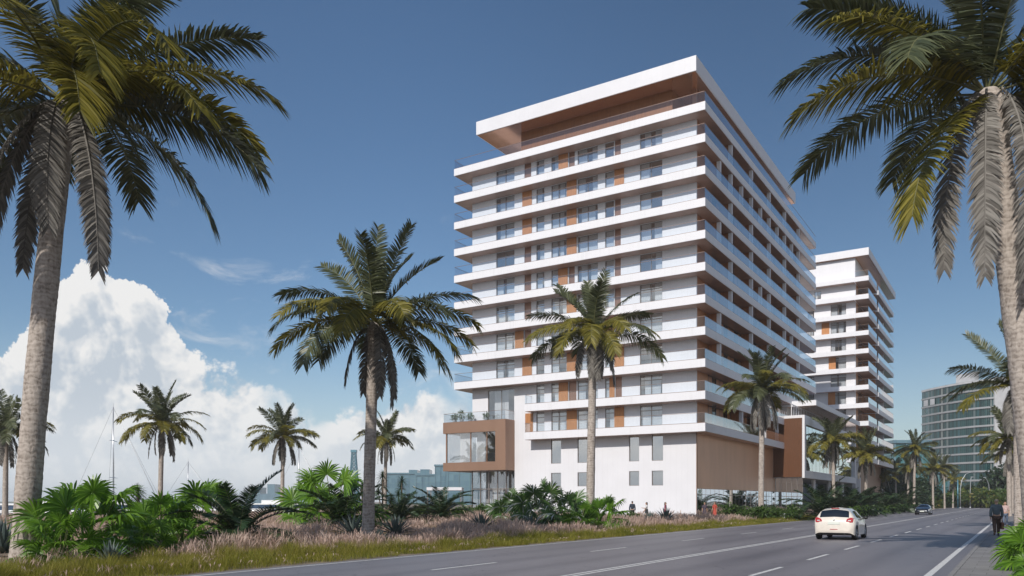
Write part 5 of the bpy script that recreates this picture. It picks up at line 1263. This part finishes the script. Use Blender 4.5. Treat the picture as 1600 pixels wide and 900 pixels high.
# ------------------------------------------------------------------ people
def skin_mesh(name, mat, verts, edges, parent, sub=2, root=0):
    me = bpy.data.meshes.new(name); me.from_pydata([v[:3] for v in verts], edges, []); me.materials.append(MATS[mat])
    ob = bpy.data.objects.new(name, me); COL.objects.link(ob); ob.parent = parent
    ob.modifiers.new('skin', 'SKIN').use_smooth_shade = True
    if not me.skin_vertices: 
        bpy.context.view_layer.objects.active = ob
    sv = me.skin_vertices[0].data if me.skin_vertices else None
    if sv:
        for i, v in enumerate(verts): sv[i].radius = (v[3], v[4] if len(v) > 4 else v[3]); sv[i].use_root = (i == root)
    s = ob.modifiers.new('sub', 'SUBSURF'); s.levels = sub; s.render_levels = sub
    return ob
def person(label, loc, rz, h=1.75, stride=.25, top='cloth_navy', bottom='cloth_black', hair='dark_hair', hair_len=0, dress=None, arm=(.15, -.15), bend=(.2, .2), jacket=False, lean=.02):
    t = thing('person', label, 'person', loc, rz, None); k = h / 1.75; t.scale = (k, k, k)
    f = .9 if dress or hair_len else 1.0
    J = {}; A = lambda n, x, y, z, *r: J.__setitem__(n, (x, y, z, *r))
    A('pelvis', 0, 0, .95, .145 * f, .105); A('waist', 0, lean * .4, 1.12, .125 * f, .095); A('chest', 0, lean, 1.32, .16 * f, .11); A('neckbase', 0, lean, 1.475, .075, .07); A('neck', 0, lean + .005, 1.53, .05, .052)
    A('jaw', 0, lean + .025, 1.595, .066, .078); A('brow', 0, lean + .02, 1.665, .076, .095); A('crown', 0, lean + .005, 1.735, .05, .06); A('nose', 0, lean + .118, 1.628, .012, .016)
    E = [('pelvis', 'waist'), ('waist', 'chest'), ('chest', 'neckbase'), ('neckbase', 'neck'), ('neck', 'jaw'), ('jaw', 'brow'), ('brow', 'crown'), ('jaw', 'nose')]
    for s, nm in ((1, 'r'), (-1, 'l')):
        q = stride * s
        A('hip' + nm, s * .095, 0, .88, .092, .1); A('knee' + nm, s * .1, q * .55 + .03, .49, .06, .065); A('calf' + nm, s * .1, q * .75 - .03 - abs(q) * .1, .32, .055, .06); A('ankle' + nm, s * .1, q - .03, .09 + (.06 if q < 0 else 0), .036, .04); A('toe' + nm, s * .115, q + .13, .035, .04, .025)
        E += [('pelvis', 'hip' + nm), ('hip' + nm, 'knee' + nm), ('knee' + nm, 'calf' + nm), ('calf' + nm, 'ankle' + nm), ('ankle' + nm, 'toe' + nm)]
        a = arm[0 if s > 0 else 1]; b = bend[0 if s > 0 else 1]; sx = .185 * f
        A('sh' + nm, s * sx, lean, 1.425, .062, .062); ex, ey, ez = s * (sx + .055), lean + math.sin(a) * .29, 1.425 - math.cos(a) * .29; A('el' + nm, ex, ey, ez, .043, .045)
        wx, wy, wz = ex + s * .01, ey + math.sin(a + b) * .25, ez - math.cos(a + b) * .25; A('wr' + nm, wx, wy, wz, .028, .032); dy, dz = math.sin(a + b), -math.cos(a + b)
        A('pa' + nm, wx, wy + dy * .075, wz + dz * .075, .018, .038)
        E += [('chest', 'sh' + nm), ('sh' + nm, 'el' + nm), ('el' + nm, 'wr' + nm), ('wr' + nm, 'pa' + nm)]
        for i, (o, l) in enumerate(((-.033, .075), (-.011, .088), (.011, .082), (.033, .064))):
            A('f%d' % i + nm, wx - s * .004, wy + dy * .11 + o, wz + dz * .11, .0085); A('g%d' % i + nm, wx - s * .022, wy + dy * (.10 + l) + o, wz + dz * (.10 + l), .007)
            E += [('pa' + nm, 'f%d' % i + nm), ('f%d' % i + nm, 'g%d' % i + nm)]
        A('th' + nm, wx - s * .025, wy + dy * .06 + .045, wz + dz * .07, .009); A('tt' + nm, wx - s * .03, wy + dy * .09 + .05, wz + dz * .11, .008); E += [('wr' + nm, 'th' + nm), ('th' + nm, 'tt' + nm)]
    names = list(J); idx = {n: i for i, n in enumerate(names)}
    body = skin_mesh('body', 'skin_tone', [J[n] for n in names], [(idx[a], idx[b]) for a, b in E], t)
    def cloth(name, mat, keep, ext, flare=()):
        nm = [n for n in names if n in keep]; ix = {n: i for i, n in enumerate(nm)}
        return skin_mesh(name, mat, [(*J[n][:3], J[n][3] + ext, (J[n][4] if len(J[n]) > 4 else J[n][3]) + ext) for n in nm], [(ix[a], ix[b]) for a, b in E if a in ix and b in ix], t)
    arms = {a + s for a in ('sh', 'el', 'wr') for s in 'rl'}; legs = {a + s for a in ('hip', 'knee', 'calf', 'ankle') for s in 'rl'}
    if dress:
        m = MB(); n = 22; prof = [(.15, 1.10), (.165, .98), (.19, .8), (.23, .55), (.26, .38)]
        m.add([(r * math.cos(2 * PI * j / n) * (1 + .04 * math.sin(j * 2.6)), r * .85 * math.sin(2 * PI * j / n) * (1 + .06 * math.sin(j * 3.1)) + lean * .3, z) for r, z in prof for j in range(n)], [(i * n + j, i * n + (j + 1) % n, (i + 1) * n + (j + 1) % n, (i + 1) * n + j) for i in range(4) for j in range(n)])
        m.build('skirt', dress, t, smooth=True)
    else: cloth('trousers', bottom, {'pelvis'} | legs, .018)
    cloth('jacket' if jacket else 'top', top, {'pelvis', 'waist', 'chest', 'neckbase'} | (arms if jacket else {'shr', 'shl', 'elr', 'ell'}), .028 if jacket else .016)
    m = MB(); m.ball((0, lean - .022, 1.682), (.083, .096, .076), 14, 10)
    if hair_len: m.ball((0, lean - .06, 1.685 - hair_len * .5), (.09, .06, hair_len * .6 + .06), 12, 8)
    m.build('hair', hair, t, smooth=True)
    m = MB()
    for s in (-1, 1): m.ball((s * .03, lean + .1, 1.655), (.011, .007, .007), 8, 6)
    m.build('eyes', 'shoe_black', t, smooth=True)
    m = MB(); m.ball((0, lean + .1, 1.585), (.024, .008, .007), 8, 6); m.build('mouth', 'cloth_pink', t, smooth=True)
    for s, nm in ((1, 'r'), (-1, 'l')):
        a = J['ankle' + nm]; m = MB(); m.ball((a[0] + s * .008, a[1] + .055, a[2] - .045), (.046, .135, .045), 12, 8); m.build('shoe', 'shoe_black', t, smooth=True)
        m = MB(); m.ball((s * .079, lean + .012, 1.63), (.012, .022, .032), 8, 6); m.build('ear', 'skin_tone', t, smooth=True)
    return t, J, k
def people():
    x, y = at(1557, 38.6)
    t, J, k = person('man in a grey blue blazer and brown trousers walking away on the pavement', (x, y, .10), R(8), 1.76, .24, 'cloth_blazer', 'cloth_brown', 'grey_hair', 0, None, (.10, -.28), (.10, .35), True)
    p = J['par']; c, s = math.cos(R(8)), math.sin(R(8)); px, py, pz = p[0] * k, p[1] * k, p[2] * k
    b = thing('briefcase', 'brown leather bag hanging from the walking man\'s right hand', 'bag', (x + c * px - s * py, y + s * px + c * py, .10 + pz - .50), R(8))
    m = MB(); m.box(-.06, -.20, 0, .06, .20, .33); m.build('case', 'leather_brown', b, bevel=.025)
    m = MB(); m.tube([(0, -.09, .32), (0, -.08, .42), (0, 0, .455), (0, .08, .42), (0, .09, .32)], .011, 6); m.build('handle', 'leather_brown', b, smooth=True)
    m = MB(); m.box(-.067, -.205, .20, .067, .205, .24); m.build('strap', 'cloth_brown', b, bevel=.004)
    x, y = at(1570.5, 52); person('woman in a pale pink top walking towards the camera behind the man', (x, y, .10), R(180), 1.64, .2, 'cloth_pink', 'denim', 'brown_hair', .18, None, (.2, -.2), (.3, .2))
    spec = [(988, 76, 20, 1.80, dict(top='cloth_navy', bottom='cloth_black', jacket=True, arm=(-.1, -.2), bend=(.3, .4), label='man in a dark navy jacket before the white podium wall')),
            (1010.5, 74, 120, 1.70, dict(top='cloth_white', bottom='cloth_black', hair_len=.2, dress='cloth_black', arm=(.2, .5), bend=(.3, 1.2), label='woman in a white top and dark skirt at the podium wall')),
            (1039.5, 74, -80, 1.70, dict(top='cloth_magenta', hair_len=.3, dress='cloth_magenta', hair='brown_hair', label='woman in a magenta dress beside the grey agave')),
            (1101, 77, 200, 1.70, dict(top='cloth_dark_pattern', hair_len=.25, dress='cloth_dark_pattern', label='woman in a dark patterned dress before the glazed ground floor')),
            (1117, 77, 160, 1.72, dict(top='cloth_orange', hair_len=.28, dress='cloth_orange', hair='brown_hair', label='woman in an orange red dress before the glazed ground floor'))]
    for px, d, rz, h, kw in spec:
        x, y = at(px, d); lab = kw.pop('label'); person(lab, (x, y, 0), R(rz), h, .18, **kw)
    x, y = at(1010.5, 74)

# ------------------------------------------------------------------ sky, sun, camera
SUN_EL = 36.0; SUN_SIDE = .03
def world():
    w = bpy.data.worlds.new('World'); SC.world = w; w.use_nodes = True; nt = w.node_tree
    for n in list(nt.nodes): nt.nodes.remove(n)
    L = nt.links.new
    def M(op, a, b=None, c=None):
        n = nt.nodes.new('ShaderNodeMath'); n.operation = op
        for i, v in enumerate((a, b, c)):
            if v is None: continue
            if isinstance(v, (int, float)): n.inputs[i].default_value = v
            else: L(v, n.inputs[i])
        return n.outputs[0]
    def V(op, a, b):
        n = nt.nodes.new('ShaderNodeVectorMath'); n.operation = op
        for i, v in enumerate((a, b)):
            if isinstance(v, (tuple, list)): n.inputs[i].default_value = v
            else: L(v, n.inputs[i])
        return n.outputs['Value'] if op == 'DOT_PRODUCT' else n.outputs[0]
    def mapr(v, a, b, c=0., d=1., smooth=True):
        n = nt.nodes.new('ShaderNodeMapRange'); n.interpolation_type = 'SMOOTHSTEP' if smooth else 'LINEAR'
        for i, q in enumerate((v, a, b, c, d)):
            if isinstance(q, (int, float)): n.inputs[i].default_value = q
            else: L(q, n.inputs[i])
        return n.outputs[0]
    def mix(f, a, b):
        n = nt.nodes.new('ShaderNodeMix'); n.data_type = 'RGBA'
        if isinstance(f, (int, float)): n.inputs[0].default_value = f
        else: L(f, n.inputs[0])
        for i, v in ((6, a), (7, b)):
            if isinstance(v, tuple): n.inputs[i].default_value = (*v, 1)
            else: L(v, n.inputs[i])
        return n.outputs[2]
    sky = nt.nodes.new('ShaderNodeTexSky'); sky.sky_type = 'NISHITA'; sky.sun_disc = False
    sky.sun_elevation = R(SUN_EL); sky.sun_rotation = math.atan2(SUN_SIDE, -1.0); sky.air_density = SKY['air']; sky.dust_density = SKY['dust']; sky.ozone_density = SKY['ozone']; sky.altitude = 0
    tc = nt.nodes.new('ShaderNodeTexCoord'); d = tc.outputs['Generated']
    sep = nt.nodes.new('ShaderNodeSeparateXYZ'); L(d, sep.inputs[0])
    # bearing measured from north-west (the middle of the bay) and height above the horizon, in degrees
    az = M('MULTIPLY', M('ARCTAN2', V('DOT_PRODUCT', d, (CY, SY, 0)), V('DOT_PRODUCT', d, (-SY, CY, 0))), 180 / PI)
    el = M('MULTIPLY', M('ARCSINE', sep.outputs[2]), 180 / PI)
    fc = nt.nodes.new('ShaderNodeFloatCurve'); cu = fc.mapping.curves[0]
    prof = [(-180, 15), (-60, 13), (-45, 11), (-36, 9.4), (-32, 9.2), (-30.2, 10.8), (-29.2, 13.6), (-27.8, 15.4), (-26.2, 14.6), (-25.2, 13.3), (-23.2, 11.6), (-22.2, 9.4), (-21.2, 8.4), (-18.4, 8.0), (-15.6, 6.8), (-14.2, 6.3), (-13.2, 5.9), (-11.5, 7.0), (-9.1, 8.1), (-6.5, 8.0), (-4, 8.5), (2, 7), (9, 3.0), (20, .3), (38, .5), (60, 10), (110, 15), (180, 15)]  # cloud line behind the camera raised, out of view, to add ambient fill
    pts = [((a + 180) / 360, e / 20) for a, e in prof]
    cu.points[0].location = pts[0]; cu.points[1].location = pts[-1]
    for p in pts[1:-1]: cu.points.new(*p)
    for p in cu.points: p.handle_type = 'VECTOR'
    fc.mapping.use_clip = False; fc.mapping.update()
    L(mapr(az, -180, 180, 0, 1, False), fc.inputs['Value']); H = M('MULTIPLY', fc.outputs[0], 20)
    def billow(vec, scale, detail=5.0, rough=.55, smooth=.35):
        n = nt.nodes.new('ShaderNodeTexVoronoi'); n.voronoi_dimensions = '2D'; n.feature = 'SMOOTH_F1'; n.normalize = True
        n.inputs['Scale'].default_value = scale; n.inputs['Detail'].default_value = detail; n.inputs['Roughness'].default_value = rough; n.inputs['Lacunarity'].default_value = 2.3; n.inputs['Smoothness'].default_value = smooth
        L(vec, n.inputs['Vector']); return M('SUBTRACT', 1.0, n.outputs['Distance'])
    nz = nt.nodes.new('ShaderNodeTexNoise'); nz.inputs['Scale'].default_value = 6; nz.inputs['Detail'].default_value = 3; L(d, nz.inputs['Vector'])
    wob = V('SCALE', nz.outputs['Color'], (0, 0, 0)); wob.node.inputs['Scale'].default_value = .05
    q = V('ADD', d, wob)
    off = (-.016 * CY + .004, -.016 * SY - .004, .018)
    # the same puffs read on the bearing/height chart of the sky (radians)
    cb = nt.nodes.new('ShaderNodeCombineXYZ'); L(M('MULTIPLY', az, PI / 180), cb.inputs[0]); L(M('MULTIPLY', el, PI / 180), cb.inputs[1])
    u = V('ADD', cb.outputs[0], wob); u2 = V('ADD', u, (-.014, .016, 0))
    b1, b2 = billow(u, 13, 4.5, .6, .25), billow(u2, 13, 4.5, .6, .25)
    c1 = billow(u, 6.5, 0.0, .5, .5)
    big = nt.nodes.new('ShaderNodeTexNoise'); big.inputs['Scale'].default_value = 7; big.inputs['Detail'].default_value = 3; big.inputs['Roughness'].default_value = .55; L(q, big.inputs['Vector'])
    big2 = nt.nodes.new('ShaderNodeTexNoise'); big2.inputs['Scale'].default_value = 7; big2.inputs['Detail'].default_value = 3; big2.inputs['Roughness'].default_value = .55; L(V('ADD', q, tuple(2.2 * o for o in off)), big2.inputs['Vector'])
    depth = M('ADD', M('SUBTRACT', H, el), M('ADD', M('MULTIPLY', M('SUBTRACT', b1, .70), 9.0), M('ADD', M('MULTIPLY', M('SUBTRACT', c1, .70), 4.0), M('MULTIPLY', M('SUBTRACT', big.outputs['Fac'], .5), 1.6))))
    crisp = mapr(az, -19, -23, 1.3, .32)                              # the great tower has hard edges, the bank beside it soft ones
    alpha = mapr(depth, 0.0, crisp)
    # thin breaks in the lower bank
    gap = mapr(M('ADD', big.outputs['Fac'], M('MULTIPLY', M('SUBTRACT', H, el), .035)), .45, .58)
    soft = mapr(az, -20, -16, 0, 1)
    alpha = M('MULTIPLY', alpha, M('SUBTRACT', 1.0, M('MULTIPLY', soft, M('SUBTRACT', 1.0, gap))))
    # a few thin wisps over the bank
    ws = nt.nodes.new('ShaderNodeTexNoise'); ws.inputs['Scale'].default_value = 9; ws.inputs['Detail'].default_value = 7; ws.inputs['Roughness'].default_value = .62; ws.inputs['Distortion'].default_value = .6
    L(V('MULTIPLY', d, (1, 1, 2.2)), ws.inputs['Vector'])
    wisp = M('MULTIPLY', mapr(ws.outputs['Fac'], .56, .78, 0, .55), M('MULTIPLY', mapr(el, 3, 7), mapr(el, 22, 13)))
    alpha = M('MAXIMUM', alpha, M('MULTIPLY', wisp, mapr(az, 6, -8)))
    e1, e2 = billow(u, 13, 3.4, .55, .3), billow(u2, 13, 3.4, .55, .3)
    relief = M('ADD', M('MULTIPLY', M('SUBTRACT', e1, e2), 5.2), M('MULTIPLY', M('SUBTRACT', big.outputs['Fac'], big2.outputs['Fac']), 1.6))
    rim = M('ADD', mapr(depth, 0.0, 4.5, .30, -.14), M('MULTIPLY', M('SUBTRACT', c1, .70), .9))
    light = mapr(M('ADD', M('ADD', .50, relief), rim), .05, .95, 0, 1, False)
    k = SKY['cloud']
    ccol = mix(light, tuple(k * c for c in (.57, .635, .71)), tuple(k * c for c in (.96, .95, .935)))
    low = mapr(el, 0.0, 8.5, .85, 0)                                 # the bank's base sinks into sea haze
    ccol = mix(low, ccol, tuple(k * c for c in (.86, .895, .93)))
    hz = M('MULTIPLY', mapr(el, 0.0, 12.0, .55, 0), mapr(az, -20, 12, 1.0, .55))
    hsv = nt.nodes.new('ShaderNodeHueSaturation'); hsv.inputs['Saturation'].default_value = SKY['sat']; hsv.inputs['Value'].default_value = SKY['val']; L(sky.outputs[0], hsv.inputs['Color'])
    side = mapr(az, -12, 20, 1.0, .74)                               # sky colour is darkened towards the right-hand bearings
    dim = mix(side, (0., 0., 0.), hsv.outputs[0])
    base = mix(hz, dim, tuple(k * c for c in (.60, .71, .80)))
    col = mix(M('MULTIPLY', alpha, .97), base, ccol)
    bg = nt.nodes.new('ShaderNodeBackground'); bg.inputs['Strength'].default_value = SKY['strength']; L(col, bg.inputs[0])
    w.cycles.sampling_method = 'MANUAL'; w.cycles.sample_map_resolution = 512
    out = nt.nodes.new('ShaderNodeOutputWorld'); L(bg.outputs[0], out.inputs[0])
SKY = dict(air=1.0, dust=.6, ozone=2.0, cloud=9.4, sat=1.14, val=1.02, strength=.10)
def light_and_camera():
    s = bpy.data.lights.new('sun', 'SUN'); s.energy = 3.85; s.angle = R(.53); s.color = (1, .95, .88)
    o = bpy.data.objects.new('sun', s); COL.objects.link(o)
    e = R(SUN_EL); to = Vector((SUN_SIDE * math.cos(e), -math.cos(e), math.sin(e))).normalized(); o.rotation_euler = to.to_track_quat('Z', 'Y').to_euler(); o.location = (0, -60, 60)
    c = bpy.data.cameras.new('camera'); c.sensor_width = 36; c.lens = FPX * 36 / 1600; c.shift_y = (784 - 450) / 1600; c.clip_end = 20000; c.clip_start = .1
    o = bpy.data.objects.new('camera', c); COL.objects.link(o); o.location = (0, 0, EYE); o.rotation_euler = (PI / 2, 0, YAW); SC.camera = o
    v = SC.view_settings; v.view_transform = 'Standard'; v.look = 'None'; v.exposure = EXPOSURE; v.gamma = 1; v.use_curve_mapping = False
    SC.render.engine = 'CYCLES'; SC.cycles.max_bounces = 8; SC.cycles.diffuse_bounces = 3; SC.cycles.glossy_bounces = 3; SC.cycles.transmission_bounces = 4; SC.cycles.transparent_max_bounces = 16
    SC.cycles.use_denoising = True; SC.cycles.volume_bounces = 1; SC.cycles.caustics_reflective = False; SC.cycles.caustics_refractive = False; SC.cycles.sample_clamp_indirect = 6
EXPOSURE = 0.0
HAZE = 0.00022
def haze():
    if not HAZE: return
    m = bpy.data.materials.new('haze_air'); m.use_nodes = True; nt = m.node_tree
    nt.nodes.remove(nt.nodes['Principled BSDF']); v = nt.nodes.new('ShaderNodeVolumePrincipled'); v.inputs['Density'].default_value = HAZE; v.inputs['Color'].default_value = (.92, .97, 1, 1); v.inputs['Anisotropy'].default_value = 0
    nt.links.new(v.outputs[0], nt.nodes['Material Output'].inputs['Volume']); MATS['haze_air'] = m
    b = MB(); b.box(-7000, -3500, -4, 5000, 7000, 75); o = b.build('haze', 'haze_air'); o['kind'] = 'stuff'; o['label'] = 'pale sea haze over the whole place'

setting(); small_items(); skyline(); boats(); cars(); people()
main_tower(); podium_wing(); second_tower(); curved_building(); vegetation()
world(); light_and_camera(); haze()
